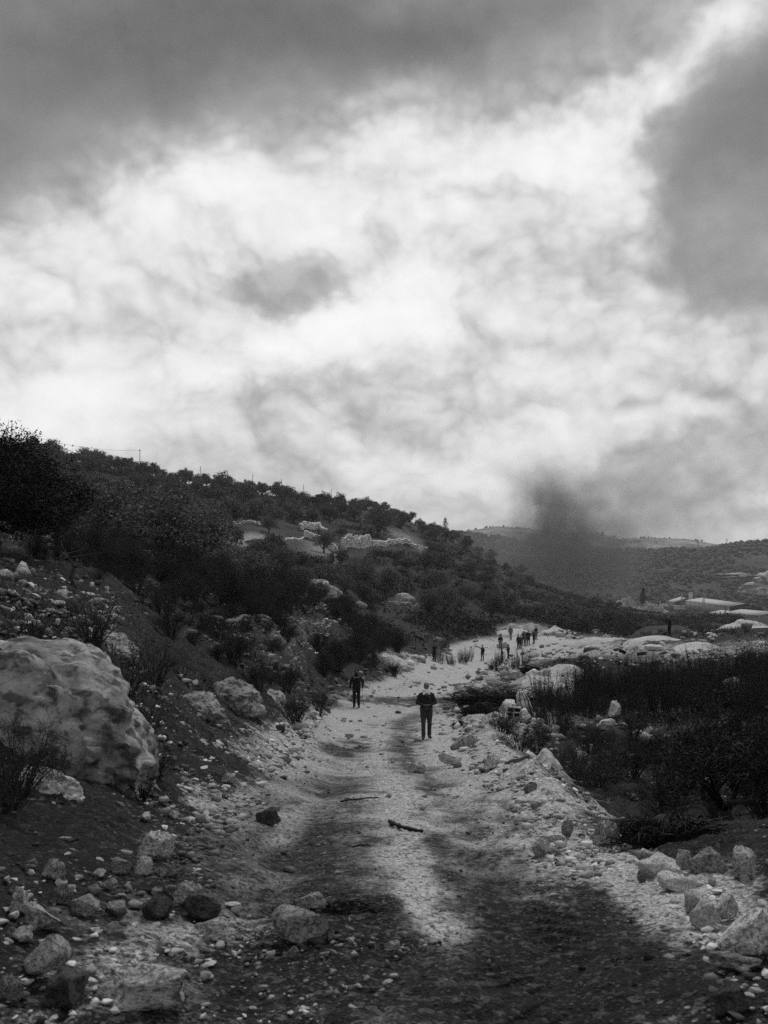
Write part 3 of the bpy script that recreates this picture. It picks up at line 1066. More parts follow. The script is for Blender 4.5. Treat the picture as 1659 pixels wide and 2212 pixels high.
# middle slope
mid = [(150, 1130), (400, 1150), (640, 1150), (800, 1160), (960, 1190), (1150, 1250), (1330, 1310), (1400, 1340), (1340, 1360), (1140, 1345), (960, 1345), (700, 1290), (520, 1290), (300, 1270), (200, 1240), (140, 1180)]
k = 0
for h in scatter(mid, 76, lambda h: 3.4 + h[1] * .012, (FIELD, FIELD2, SPUR), 60, seed=4):
    olive(MID_OLIVE if h[1] < 190 else FAR_OLIVE, k, h, random.uniform(.6, 1.25), 'rounded olive tree or bush on the stony slope below the grove', 'olive trees on the stony middle slope', random.uniform(.8, 1.05))
    k += 1
# the right-hand foot of the hill, thin brushy trees in drifting smoke
foot = [(1120, 1240), (1250, 1285), (1430, 1335), (1440, 1362), (1300, 1375), (1180, 1355), (1060, 1340), (1000, 1300)]
k = 0
for h in scatter(foot, 28, lambda h: 4.5, (), 120, seed=5):
    olive(FAR_OLIVE, k, h, random.uniform(.5, 1.0), 'small dark tree on the low spur behind the group of people', 'small trees on the low spur', random.uniform(.8, 1.0))
    k += 1
# trees standing alone on the terraces
for px, py, s, lb in [(475, 1150, .75, 'small olive tree with a bare trunk alone on the open terrace'), (510, 1178, .55, 'bushy young olive at the far edge of the open terrace'),
                      (450, 1190, 1.15, 'wide olive tree in front of the open terrace wall'), (580, 1152, .55, 'low olive bush at the end of the open terrace'),
                      (338, 1185, 1.7, 'broad many stemmed olive tree behind the short stone wall'), (820, 1158, .95, 'dark round tree at the top of the bare rocky spur'),
                      (700, 1195, .7, 'dark bush below the broken terrace wall'), (370, 1110, 1.1, 'olive tree with a dark trunk above the open terrace'), (590, 1225, 1.0, 'olive tree under the slanting terrace wall')]:
    h = hit(px, py, 80)
    olive(MID_OLIVE, int(px), h, s * h[1] / 130.0, lb, None)
# conifers
for px, py, s, d, lb in [(962, 1152, .95, None, 'pointed conifer on the skyline where the ridge drops'), (1389, 1300, .78, 330, 'tall ragged conifer standing alone by the pale quarry heap')]:
    if d:
        x, y, z = at(px, d)
        z = (HY - 1308) / F * d
        s = (1308 - 1268) / F * d / 9.0
        h = (x, y, z - .3)
    else:
        h = hit(px, py, 200)
        s = 38 / F * h[1] / 9.0
    e = plant('conifer', PINE, int(px), h, s, lb, 'tree', None, ('trunk', 'crown'), ('bark', 'pine_leaf'))

# near thickets on the slope beside the road
thick = [(170, 1215), (260, 1190), (420, 1200), (560, 1240), (700, 1260), (760, 1330), (850, 1395), (880, 1420), (790, 1425), (690, 1470), (650, 1560), (600, 1520), (560, 1470), (430, 1420), (360, 1380), (270, 1290), (190, 1270)]
clear1 = [(600, 1330), (700, 1310), (740, 1400), (640, 1420)]
clear2 = [(860, 1395), (1000, 1400), (990, 1420), (900, 1440)]
k = 0
for h in scatter(thick, 190, lambda h: .75 + .012 * h[1], (clear1, clear2), 14, seed=6):
    d = h[1]
    if d < 52 and F * h[0] / d + CX > 640:
        continue
    pr, s = (SHRUB, .8) if d < 40 else (BIGSHRUB, .9)
    if k % 4 == 3:
        pr, s = TWIGGY, 1.0
    s *= random.uniform(.5, 1.2) * np.interp(d, [14, 25, 40, 120], [.5, .62, .85, 1.4])
    shrub(pr, k, h, s, 'dark scrub bush in the thicket on the bank above the road', 'scrub bushes on the bank above the road', random.uniform(.7, 1.05))
    k += 1
for px, py, s, lb in [(806, 1442, 1.1, 'dark bush overhanging the road edge behind the hooded figure'), (738, 1412, 1.3, 'tall dark bush on the bank where the road bends'), (852, 1462, 1.0, 'dark bush at the inner corner of the road bend'),
                      (690, 1545, 1.3, 'low dark bush at the foot of the bank beside the road'), (640, 1570, 1.1, 'dark bush beside the rubble at the road edge'), (560, 1500, 1.2, 'dense bush over the pale rock in the bank'),
                      (500, 1440, 1.5, 'large dark bush above the pale rock in the bank')]:
    h = hit(px, py, 50 if px >= 740 else 14)
    shrub(SHRUB, int(px), h, s * (.95 if px >= 740 else .55), lb, None)
# weeds on the far verge
for px, py in [(950, 1432), (975, 1437), (1000, 1434), (1010, 1428), (960, 1405), (1080, 1432), (1075, 1440), (1110, 1445), (1130, 1440), (1065, 1450)]:
    h = hit(px, py, 50)
    shrub(BROOM, px, h, random.uniform(.9, 1.5), 'wispy weed tuft on the chalky verge near the road bend', 'weed tufts on the chalky verge')

# the thicket on the low ground beyond the road edge
right = [(1150, 1530), (1210, 1500), (1290, 1480), (1400, 1472), (1500, 1468), (1660, 1450), (1760, 1450), (1760, 1570), (1500, 1560), (1330, 1545), (1180, 1575)]
k = 0
for h in scatter(right, 84, lambda h: .95, (), 22, seed=8):
    shrub(BROOM, k, h, random.uniform(.4, 1.6), 'tall feathery dark weed in the thicket between the chalk heaps and the pit', 'feathery weeds beyond the road edge', random.uniform(.9, 1.2), 'weed', 'tall_weed', 'weed')
    k += 1
right2 = [(1060, 1590), (1180, 1560), (1330, 1600), (1480, 1560), (1800, 1540), (1800, 1790), (1500, 1790), (1380, 1770), (1230, 1690), (1130, 1640)]
k = 0
for h in scatter(right2, 56, lambda h: .75 + .02 * h[1], ([(1400, 1560), (1540, 1560), (1500, 1620), (1400, 1620)],), 14, seed=9):
    pr = TWIGGY if k % 3 == 0 else SHRUB
    shrub(pr, k, h, random.uniform(.36, .88), 'dark tangled shrub in the low thicket beside the road edge', 'tangled shrubs in the low thicket', random.uniform(.8, 1.1))
    k += 1
# the near tree leaning in from the edge of the thicket
x, y, z = at(1575, 14.0)
T1 = olive_proto(131, R0=1.15, ht=2.0, nclump=96, leaves=110, ln=.027, wd=.011, trunk_r=.085)
e = empty('olive_tree', (x, y, z), .4)
link('trunk', T1[0], MAT['bark'], e)
link('crown', T1[1], MAT['shrub_leaf'], e)
tag(e, 'small dark tree with a forked trunk rising beside the black brushwood', 'tree')
x, y, z = at(1720, 17.0)
e = empty('olive_tree', (x, y, z), 2.4, 1.0)
link('trunk', T1[0], None, e)
link('crown', T1[1], None, e)
tag(e, 'dark tree cut by the picture edge above the thicket', 'tree')
# the big tree on the bank
x, y, z = at(-25, 20)
T2 = olive_proto(141, R0=1.75, ht=2.55, nclump=420, leaves=100, ln=.034, wd=.014, trunk_r=.17)
e = empty('olive_tree', (x, y, z - .1), 1.0)
link('trunk', T2[0], MAT['bark'], e)
link('crown', T2[1], MAT['shrub_leaf'], e)
tag(e, 'largest dark evergreen tree at the top of the rubble bank', 'tree')
for px, d, s in [(150, 24, .38), (230, 26, .42), (90, 23, .36), (200, 30, .55), (120, 30, .55), (280, 36, .6)]:
    x, y, z = at(px, d)
    shrub(BIGSHRUB, px, (x, y, z), s, 'dense dark bush beside the largest tree on the rubble bank', 'bushes beside the largest tree')

# ------------------------------------------------------------------ rocks
ROCKS = [rock_mesh(200 + i, 4, cuts=9 + i % 8, rough=.06 + .025 * (i % 4), facet=.56 + .04 * (i % 4)) for i in range(14)]
SMALL = [MB().add(*rock_v(230 + i, 2, cuts=12, rough=.10, facet=.55)).mesh('rock') for i in range(12)]
OUT = [rock_mesh(250 + i, 5, cuts=6 + i, rough=.16, facet=.72) for i in range(5)]
_rk = {}


def mat_mesh(me, m):
    """the same rock mesh with another stone"""
    key = (me.name, m)
    if key not in _rk:
        c = me.copy()
        c.materials.clear()
        c.materials.append(MAT[m])
        _rk[key] = c
    return _rk[key]


def rock(px, py, w, h, m, label, group=None, bank=ROCKS, name='rock', cat='rock', i=None, rz=None, depth=None, sink=.24, dmin=3.2):
    """a rock whose foot shows at (px, py), w x h picture pixels large"""
    X, Y, Z = hit(px, py, dmin)
    sc = Y / F
    i = int(px * 7 + py * 3) if i is None else i
    sx, sz = w * sc / 2, h * sc / 2 / (1 - sink / 2)
    sy = depth * sc / 2 if depth else (sx * .6 + sz * .4) * random.uniform(.85, 1.15)
    o = link(name, mat_mesh(bank[i % len(bank)], m), None, None, (X, Y + sy * .6, Z + sz * (1 - sink)), (random.uniform(-.12, .12), random.uniform(-.12, .12), random.uniform(-.5, .5) if rz is None else rz), (sx, sy, sz))
    return tag(o, label, cat, group)


NAMED = [
    (112, 1902, 50, 46, 'limestone', 'pale angular rock alone at the foot of the dark slope'),
    (35, 1975, 52, 62, 'limestone', 'upright blotched boulder at the picture edge below the dark slope'),
    (85, 2018, 92, 74, 'limestone', 'broad grey boulder behind the rounded egg-shaped boulder'),
    (128, 1958, 54, 42, 'grey_stone', 'flat-topped rock wedged behind the broad grey boulder'),
    (178, 1984, 68, 44, 'grey_stone', 'pyramid-shaped grey rock with a pale broken ridge'),
    (247, 1986, 60, 36, 'grey_stone', 'low grey rock beside the pyramid-shaped rock'),
    (80, 2118, 112, 104, 'limestone', 'large rounded egg-shaped boulder near the bottom corner'),
    (126, 2178, 122, 80, 'sooty_stone', 'dark boulder with a pale chip in front of the egg-shaped boulder'),
    (312, 2192, 236, 92, 'grey_stone', 'long dark slab of rock lying at the bottom edge'),
    (10, 2168, 66, 60, 'grey_stone', 'grey rock cut by the bottom corner of the picture'),
    (43, 2042, 56, 34, 'limestone', 'small pale wedge rock above the egg-shaped boulder'),
    (330, 1860, 90, 64, 'limestone', 'pale hollowed rock highest in the roadside heap'),
    (307, 1895, 40, 47, 'pale_stone', 'pale upright rock below the hollowed rock'),
    (257, 1890, 46, 36, 'grey_stone', 'knobbly dark rock beside the pale upright rock'),
    (345, 1900, 36, 26, 'grey_stone', 'small grey rock leaning on the pale upright rock'),
    (333, 1998, 74, 64, 'sooty_stone', 'smooth dark boulder with a hollow in its top'),
    (402, 1958, 74, 52, 'limestone', 'broken rock with a bright white face'),
    (432, 1990, 92, 54, 'sooty_stone', 'sooty jagged rock beside the bright broken rock'),
    (456, 2036, 106, 46, 'grey_stone', 'flat ended grey rock beside the patch of white dust'),
    (145, 1822, 52, 17, 'limestone', 'flat pale slab on the dark slope'),
    (228, 1922, 42, 26, 'limestone', 'small pale rounded rock above the low grey rock'),
    (211, 1900, 32, 22, 'limestone', 'small pale stone between the dark knobbly rock and the slope'),
    (578, 1784, 60, 40, 'sooty_stone', 'black burnt rock alone on the road'),
    (648, 2044, 134, 78, 'grey_stone', 'blotched grey boulder amid soot in the road'),
    (672, 1966, 80, 34, 'grey_stone', 'flat rock behind the blotched boulder in the road'),
    (626, 2076, 38, 32, 'grey_stone', 'small rounded stone below the blotched boulder'),
    (848, 2056, 36, 22, 'limestone', 'small pale stone on the sooty centre of the road'),
    (878, 2030, 22, 18, 'limestone', 'smallest stone behind the pale stone on the sooty road'),
    (1314, 1832, 60, 60, 'grey_stone', 'rounded grey boulder beside the black brushwood'),
    (1172, 1851, 42, 42, 'limestone', 'white-topped rock with a dark underside on the road edge'),
    (1227, 1810, 42, 34, 'grey_stone', 'rough grey rock behind the white-topped rock'),
    (1200, 1822, 50, 18, 'pale_stone', 'low white rubble block next to the white-topped rock'),
    (1145, 1718, 34, 27, 'grey_stone', 'grey rock by a pale stick on the chalky verge'),
    (1160, 1750, 26, 18, 'grey_stone', 'dark little rock on the chalky verge'),
    (1415, 1878, 76, 50, 'limestone', 'pale slanting rock at the back of the boulder heap'),
    (1428, 1900, 92, 42, 'pale_stone', 'flat white rock at the front of the boulder heap'),
    (1478, 1884, 42, 52, 'limestone', 'upright mottled rock in the middle of the boulder heap'),
    (1536, 1896, 78, 60, 'grey_stone', 'dark angular boulder with a sloping top'),
    (1622, 1904, 84, 72, 'limestone', 'large mottled boulder at the far end of the heap'),
    (1470, 1932, 88, 40, 'pale_stone', 'long pale rock below the upright mottled rock'),
    (1506, 1974, 70, 50, 'pale_stone', 'pale flat-topped block behind the tapering block'),
    (1528, 2008, 60, 62, 'pale_stone', 'pale tapering block with a ridged side'),
    (1626, 2076, 124, 116, 'limestone', 'huge fluted boulder cut by the picture edge'),
    (1572, 1992, 56, 62, 'limestone', 'hollowed grey rock beside the huge fluted boulder'),
    (1542, 1918, 30, 20, 'limestone', 'small round pale rock below the dark angular boulder'),
    (1588, 2190, 80, 58, 'sooty_stone', 'dark round rock near the bottom corner by the road edge'),
    (1389, 1908, 34, 26, 'grey_stone', 'small dark rock at the near end of the boulder heap'),
    (1613, 1910, 24, 20, 'pale_stone', 'small white rock resting against the large mottled boulder'),
    (1318, 1874, 34, 15, 'limestone', 'low rock half buried in the road edge'),
    (972, 1653, 52, 33, 'pale_stone', 'white boulder on the road behind the walking man'),
    (1064, 1664, 50, 37, 'limestone', 'pitted boulder on the outer road edge'),
    (901, 1671, 40, 25, 'limestone', 'low rock on the road below the walking man'),
    (991, 1621, 38, 31, 'grey_stone', 'dark grey rock at the top of the rubble edge'),
    (1020, 1612, 30, 24, 'limestone', 'rounded rock beside the dark grey rock of the rubble edge'),
    (1011, 1468, 15, 12, 'grey_stone', 'blotched rock alone on the far road, nearer one of a pair'),
    (1034, 1457, 15, 11, 'grey_stone', 'blotched rock alone on the far road, farther one of a pair'),
    (1224, 1672, 16, 19, 'pale_stone', 'upright white stone at the brink of the verge'),
    (492, 1692, 34, 22, 'limestone', 'rounded pale rock at the inner road edge'),
    (435, 1618, 27, 24, 'limestone', 'round pale rock at the foot of the bank'),
    (313, 1776, 23, 20, 'pale_stone', 'squarish white rock near the small leafy plant'),
    (373, 1774, 30, 24, 'limestone', 'grey rock at the foot of the rock face'),
    (274, 1500, 22, 18, 'limestone', 'square pale rock high on the dark bank'),
    (427, 1758, 34, 22, 'pale_stone', 'white crumbly rock at the inner road edge'),
    (720, 1960, 40, 16, 'sooty_stone', 'sooty flat stone at the end of the burnt twigs'),
    (810, 1432, 22, 16, 'pale_stone', 'white rock at the end of the chalk bank by the bend'),
    (1152, 1462, 30, 17, 'pale_stone', 'white block behind the black brush heap'),
    (1178, 1462, 34, 18, 'limestone', 'grey white block beside the bare chalk mound'),
    (1115, 1470, 36, 22, 'limestone', 'tilted pale slab over the black brush heap'),
    (1596, 1522, 78, 58, 'cliff', 'large pale boulder standing in the tall weeds'),
    (1465, 1728, 32, 22, 'limestone', 'pale rock glimpsed under the forked dark tree'),
    (1100, 1545, 44, 34, 'pale_stone', 'white boulder behind the hollow block'),
    (1130, 1560, 40, 30, 'pale_stone', 'white boulder in front of the striped sack'),
    (1085, 1580, 46, 34, 'pale_stone', 'white boulder crossed by a dark stick'),
    (1160, 1575, 30, 26, 'pale_stone', 'white boulder at the outer foot of the rubble edge'),
    (1200, 1590, 34, 26, 'limestone', 'pale boulder half hidden in shrubs beyond the rubble edge'),
    (1330, 1552, 38, 40, 'limestone', 'grey boulder in the dark hollow under the weeds'),
    (1310, 1580, 30, 24, 'limestone', 'pale rock below the grey boulder in the hollow'),
    (1265, 1602, 20, 14, 'limestone', 'small pale rock in the dark hollow'),
]
for a in NAMED:
    rock(*a)

# the rock face at the foot of the bank and smaller outcrops


def outcrop(px, py, w, h, d, depth, seed, cuts, m, label, rz=0.0, sub=6, rough=.13):
    V, T = ico(sub)
    g = np.random.RandomState(seed)
    V = V.copy()
    for n, dd in cuts:
        n = np.array(n, float)
        n /= np.linalg.norm(n)
        V -= np.maximum(V @ n - dd, 0)[:, None] * n
    for _ in range(7):
        n = g.randn(3)
        n /= np.linalg.norm(n)
        V -= np.maximum(V @ n - g.uniform(.72, .95), 0)[:, None] * n * .9
    # broken faces: many small facets, then ledges along tilted bedding
    for _ in range(90):
        n = g.randn(3)
        n[2] = abs(n[2]) * .6
        n /= np.linalg.norm(n)
        hgt = (V @ n).max()
        V -= np.maximum(V @ n - hgt + g.uniform(.02, .10), 0)[:, None] * n
    o = g.rand(3) * 40
    nn = V / (np.linalg.norm(V, axis=1)[:, None] + 1e-9)
    f1 = fbm(V[:, 0] * 2.2 + o[0], V[:, 1] * 2.2 + o[1], V[:, 2] * 2.2 + o[2], 4)
    st = (V @ np.array([.35, .1, .93])) * 5.5 + 1.3 * f1
    ledge = (st - np.floor(st))
    ledge = np.where(ledge < .8, ledge / .8, (1 - ledge) / .2)
    q = (V @ np.array([.9, .2, -.35])) * 3.2 + 1.6 * f1
    crack = np.exp(-((q - np.round(q)) / .07) ** 2)
    f2 = fbm(V[:, 0] * 7 + o[2], V[:, 1] * 7, V[:, 2] * 7, 4)
    pits = np.maximum(0, fbm(V[:, 0] * 11 + o[1], V[:, 1] * 11, V[:, 2] * 11, 3) - .2)
    V = V + nn * (rough * (.50 * f1 + .20 * (ledge - .5) - .20 * crack + .20 * f2 - .35 * pits))[:, None]
    s = d / F
    x, z = (px - CX) * s, (HY - py) * s
    me = MB().add(V, T).mesh('rock_outcrop', True)
    ob = link('rock_outcrop', me, MAT[m], None, (x, d, z), (0, 0, rz), (w * s / 2, depth / 2, h * s / 2))
    return tag(ob, label, 'rock')


outcrop(118, 1605, 760, 520, 8.3, 2.2, 5, [((.80, -.15, .55), .52), ((-.1, -.9, .38), .58), ((.1, .1, 1), .80), ((.5, -.7, .1), .62)], 'cliff', 'big pale leaning rock face at the foot of the bank', 0.0, 6, .135)
outcrop(432, 1550, 150, 120, 15.5, 1.3, 6, [((.6, -.4, .7), .6), ((0, -.9, .4), .6)], 'cliff', 'low pale rock outcrop at the base of the bushy bank', .1, 5, .2)
outcrop(505, 1520, 150, 120, 19.0, 1.6, 7, [((.6, -.3, .7), .6), ((-.2, -.9, .4), .6)], 'cliff', 'taller pale rock outcrop in the bushy bank', -.1, 5, .2)
outcrop(585, 1525, 80, 90, 24.0, 1.4, 8, [((.7, -.4, .6), .55)], 'cliff', 'rock outcrop among bushes nearest the road edge', 0, 5, .2)
outcrop(95, 1715, 190, 120, 7.2, .5, 9, [((.5, -.8, .4), .5)], 'limestone', 'low grey rock lobe in front of the leaning rock face', 0, 5, .2)
outcrop(240, 1405, 130, 90, 12.6, 1.0, 19, [((.5, -.5, .7), .5)], 'cliff', 'pale rock hump just above the leaning rock face', 0, 5, .2)
for px, py, w, h, dm, lb in [(690, 1290, 120, 60, 60, 'eroded rocky scarp below the broken terrace walls'), (875, 1312, 64, 44, 90, 'square pale rock scarp above the road bend'), (865, 1232, 22, 16, 120, 'pale slab of rock tilted on the smoky slope'),
                             (600, 1298, 60, 34, 60, 'rocky knob among bushes under the scarp')]:
    h_ = hit(px, py, dm)
    outcrop(px, py - h * .25, w, h, h_[1] + 1, w * h_[1] / F * .8, int(px), [((.3, -.8, .5), .55)], 'wall_stone', lb, 0, 4, .25)


# loose rocks, one by one
def rubble(poly, n, wmin, wmax, mats, label, group, seed, dmin=3.2, name='rock', gap=.1, bank=SMALL):
    g = np.random.RandomState(seed)
    for i, (X, Y, Z) in enumerate(scatter(poly, n, gap, (), dmin, seed)):
        w = (wmin + (wmax - wmin) * g.rand() ** 2.2) * Y / F / 2
        s = (w * g.uniform(.8, 1.2), w * g.uniform(.7, 1.1), w * g.uniform(.5, .85))
        o = link(name, mat_mesh(bank[g.randint(len(bank))], mats[g.randint(len(mats))]), None, None, (X, Y, Z + s[2] * .55), tuple(g.uniform(-.4, .4, 2)) + (g.uniform(0, 6.28),), s)
        tag(o, label, 'rock', group)


rubble([(965, 1545), (1060, 1500), (1150, 1540), (1190, 1600), (1070, 1610), (1150, 1660), (1010, 1620), (950, 1600)], 38, 8, 30, ['pale_stone', 'limestone', 'pale_stone'], 'loose white rock in the rubble at the outer edge of the road', 'white rubble at the outer road edge', 21)
rubble([(1090, 1650), (1180, 1660), (1330, 1770), (1300, 1800), (1180, 1790), (1100, 1720)], 16, 8, 26, ['pale_stone', 'limestone', 'grey_stone'], 'loose rock on the chalky verge beyond the walking man', 'rocks on the chalky verge', 22)
rubble([(1380, 1860), (1500, 1890), (1659, 1900), (1659, 2190), (1560, 2100), (1440, 1960)], 16, 10, 34, ['limestone', 'pale_stone', 'grey_stone'], 'small rock among the boulders on the outer road edge', 'small rocks among the roadside boulders', 23)
rubble([(0, 1900), (120, 1860), (330, 1830), (460, 1900), (520, 2040), (470, 2120), (0, 2200)], 20, 10, 32, ['limestone', 'grey_stone', 'pale_stone'], 'small rock between the boulders of the near corner heap', 'small rocks of the near corner heap', 24)
rubble([(330, 1740), (430, 1640), (520, 1590), (700, 1560), (640, 1640), (480, 1760), (350, 1830)], 20, 7, 24, ['limestone', 'pale_stone', 'grey_stone'], 'small rock strewn along the inner road edge', 'small rocks along the inner road edge', 25)
rubble([(250, 1440), (420, 1440), (480, 1560), (380, 1640), (280, 1560)], 10, 8, 24, ['limestone', 'grey_stone'], 'rock lodged in the dark bank above the road', 'rocks lodged in the dark bank', 26)
rubble([(1040, 1430), (1180, 1396), (1330, 1390), (1330, 1430), (1180, 1450), (1080, 1465)], 10, 5, 15, ['pale_stone', 'limestone'], 'pale rock in the strip of rubble beside the people', 'pale rubble beside the people', 27, 40)
rubble([(1466, 1388), (1480, 1360), (1530, 1352), (1562, 1372), (1560, 1388), (1500, 1394)], 22, 8, 20, ['limestone', 'pale_stone', 'grey_stone'], 'rock of the jumbled heap beside the lone figure on the spoil', 'rocks of the heap beside the lone figure', 28, 60)
rubble([(620, 1330), (740, 1320), (790, 1420), (640, 1420)], 6, 5, 14, ['wall_stone', 'limestone'], 'small stone on the stony clearing above the road bend', 'stones on the stony clearing', 29, 30)
rubble([(960, 1378), (1060, 1372), (1070, 1392), (1000, 1408)], 8, 5, 15, ['pale_stone', 'limestone'], 'pale rock in the bank where the road disappears', 'pale rocks where the road disappears', 30, 90)

rubble([(1180, 1570), (1340, 1550), (1480, 1600), (1640, 1640), (1640, 1740), (1480, 1740), (1300, 1690)], 40, 14, 48, ['limestone', 'pale_stone'], 'pale rock showing between the tangled shrubs', 'pale rocks between the tangled shrubs', 34, 12)
rubble([(690, 1525), (720, 1470), (800, 1440), (850, 1475), (800, 1505)], 16, 8, 24, ['wall_stone', 'limestone'], 'rock in the rubbly bank behind the hooded figure', 'rocks in the bank behind the hooded figure', 36, 47)
rubble([(0, 1760), (180, 1760), (330, 1740), (420, 1640), (300, 1500), (360, 1480), (480, 1580), (330, 1850), (0, 1900)], 20, 8, 30, ['wall_stone', 'limestone', 'grey_stone'], 'dull rock half sunk in the dark slope under the bank', 'dull rocks on the dark slope', 35, 5)

# ------------------------------------------------------------------ dry stone walls, stone by stone
WST = [rock_mesh(270 + i, 2, cuts=11, rough=.05, facet=.62) for i in range(8)]


def dry_wall(pts, hpx, size, label, seed, m='wall_stone', dmin=60, drop=0.15, ragged=.35):
    g = np.random.RandomState(seed)
    W = [hit(p[0], p[1], dmin) for p in pts]
    dm = np.mean([w[1] for w in W])
    ht = 1.3 * hpx / F * dm
    size = max(size, 9.0 / F * dm * .74)
    e = empty('dry_stone_wall', W[0])
    kind(tag(e, label, 'wall'), 'thing')
    seg = np.array(W)[:, :2]
    L = np.concatenate([[0], np.cumsum(np.linalg.norm(np.diff(seg, axis=0), axis=1))])
    nc = max(1, int(round(ht / (size * .62))))
    cnt = 0
    for c in range(nc):
        u = g.uniform(0, size * .5)
        while u < L[-1]:
            l = size * g.uniform(.7, 1.5)
            x = np.interp(u + l / 2, L, seg[:, 0])
            y = np.interp(u + l / 2, L, seg[:, 1])
            k = min(np.searchsorted(L, u, 'right') - 1, len(seg) - 2)
            t = seg[k + 1] - seg[k]
            top = nc * (1 - ragged * max(0, vnoise(u * .4 + seed, .5)) - ragged * .4 * g.rand())
            if c <= top and cnt < 290:
                z = float(H(x, y)) - drop + size * .62 * (c + .5)
                o = link('stone', mat_mesh(WST[g.randint(8)], m), None, e, (x - W[0][0] + g.uniform(-.1, .1) * size, y - W[0][1] + g.uniform(-.15, .15) * size, z - W[0][2]), (g.uniform(-.15, .15), g.uniform(-.15, .15), math.atan2(t[1], t[0]) + g.uniform(-.2, .2)), (l * .56, size * .6, size * .38))
                cnt += 1
            u += l
    return e


dry_wall([(290, 1222), (340, 1224), (398, 1224)], 28, .36, 'short pale dry stone wall in front of the many stemmed olive', 1, 'pale_stone', ragged=.15)
dry_wall([(545, 1206), (575, 1192), (605, 1178), (655, 1160)], 12, .34, 'slanting ruined stone wall climbing to the terrace corner', 2, 'pale_stone', 80)
dry_wall([(655, 1160), (690, 1170), (705, 1180)], 12, .36, 'ruined stone wall falling away from the terrace corner', 3, 'pale_stone', 80)
dry_wall([(715, 1186), (728, 1200), (724, 1218)], 16, .36, 'broken pale wall end above the scrub', 4, 'pale_stone', 80)
dry_wall([(738, 1190), (775, 1186), (800, 1180)], 22, .36, 'thick pile of wall stones on the bare spur', 5, 'pale_stone', 80)
dry_wall([(800, 1180), (840, 1174), (880, 1174), (905, 1188), (935, 1206)], 8, .36, 'low ruined wall running over the bare spur', 6, 'pale_stone', 80)
dry_wall([(375, 1212), (425, 1208)], 6, .34, 'low course of stones along the lower terrace lip', 7, 'pale_stone', 80)
dry_wall([(648, 1146), (690, 1142), (704, 1158)], 12, .38, 'upper broken terrace wall with a white end', 8, 'pale_stone', 100)
dry_wall([(400, 1132), (480, 1130), (560, 1134)], 6, .40, 'long low wall at the foot of the crest grove', 9, 'pale_stone', 100)
dry_wall([(95, 1205), (130, 1190)], 34, .30, 'ruined wall corner under the largest tree', 10, 'wall_stone', 20)
dry_wall([(455, 1352), (520, 1345), (580, 1348)], 20, .24, 'dark half buried wall among the lower bushes', 11, 'wall_stone', 30)
dry_wall([(620, 1340), (700, 1342), (740, 1336)], 20, .26, 'dark terrace wall above the stony clearing', 12, 'wall_stone', 30)
dry_wall([(840, 1318), (905, 1322)], 16, .34, 'stone facing at the edge of the square rock scarp', 13, 'wall_stone', 60)

# the tumbled wall on the upper bank
bx, by, bz = hit(110, 1400, 8)
e = empty('tumbled_wall', (bx, by, bz))
kind(tag(e, 'tumbled dark stone wall spilling down the bank above the rock face', 'wall'), 'thing')
g = np.random.RandomState(77)
for (X, Y, Z) in scatter([(-60, 1245), (60, 1240), (180, 1262), (255, 1290), (250, 1380), (200, 1440), (140, 1425), (-60, 1430)], 150, .10, (), 9.5, 78):
    w = g.uniform(10, 34) * Y / F / 2 * (1 if g.rand() < .8 else 1.7)
    link('stone', mat_mesh(SMALL[g.randint(12)], ['wall_stone', 'grey_stone', 'limestone'][g.randint(3)]), None, e, (X - bx, Y - by, Z - bz + w * .35), tuple(g.uniform(-.5, .5, 2)) + (g.uniform(0, 6),), (w * 1.1, w, w * g.uniform(.5, .85)))

# ------------------------------------------------------------------ spoil heaps


def mound(px0, px1, ytop, d, depth, m, label, seed, name='spoil_heap', cat='mound', rough=.10, skew=0.0, peaks=1):
    g = np.random.RandomState(seed)
    s = d / F
    xc, hw = ((px0 + px1) / 2 - CX) * s, (px1 - px0) / 2 * s
    z0 = float(H(xc, d - depth * .3)) - .15
    zt = (HY - ytop) * s
    ht = max(zt - z0, .3)
    nr, na = 26, 60
    r = np.linspace(0, 1, nr)[:, None]
    a = np.linspace(0, 2 * math.pi, na, endpoint=False)[None]
    rad = 1 + .16 * np.sin(2 * a + g.uniform(0, 6)) + .10 * np.sin(3 * a + g.uniform(0, 6)) + .06 * np.sin(5 * a + g.uniform(0, 6))
    X = r * np.cos(a) * rad + skew * (1 - r)
    Y = r * np.sin(a) * rad
    prof = (1 - r ** 1.7) * np.ones_like(a)
    n = fbm(X * 1.6 + seed, Y * 1.6, seed, 4)
    n2 = fbm(X * 5 + seed, Y * 5, seed + 3, 3)
    Z = prof + (rough * 1.8 * n + rough * .7 * n2) * (1 - r ** 3)
    Z = Z / Z.max() * ht
    Z = Z - .5 * (r ** 6)
    V = np.stack([X * hw, Y * depth / 2, Z], -1).reshape(-1, 3)
    i, j = np.meshgrid(np.arange(nr - 1), np.arange(na), indexing='ij')
    q = np.stack([i * na + j, (i + 1) * na + j, (i + 1) * na + (j + 1) % na, i * na + (j + 1) % na], -1).reshape(-1, 4)
    o = link(name, MB().add(V, q).mesh(name, True), MAT[m], None, (xc, d, z0))
    return tag(o, label, cat)


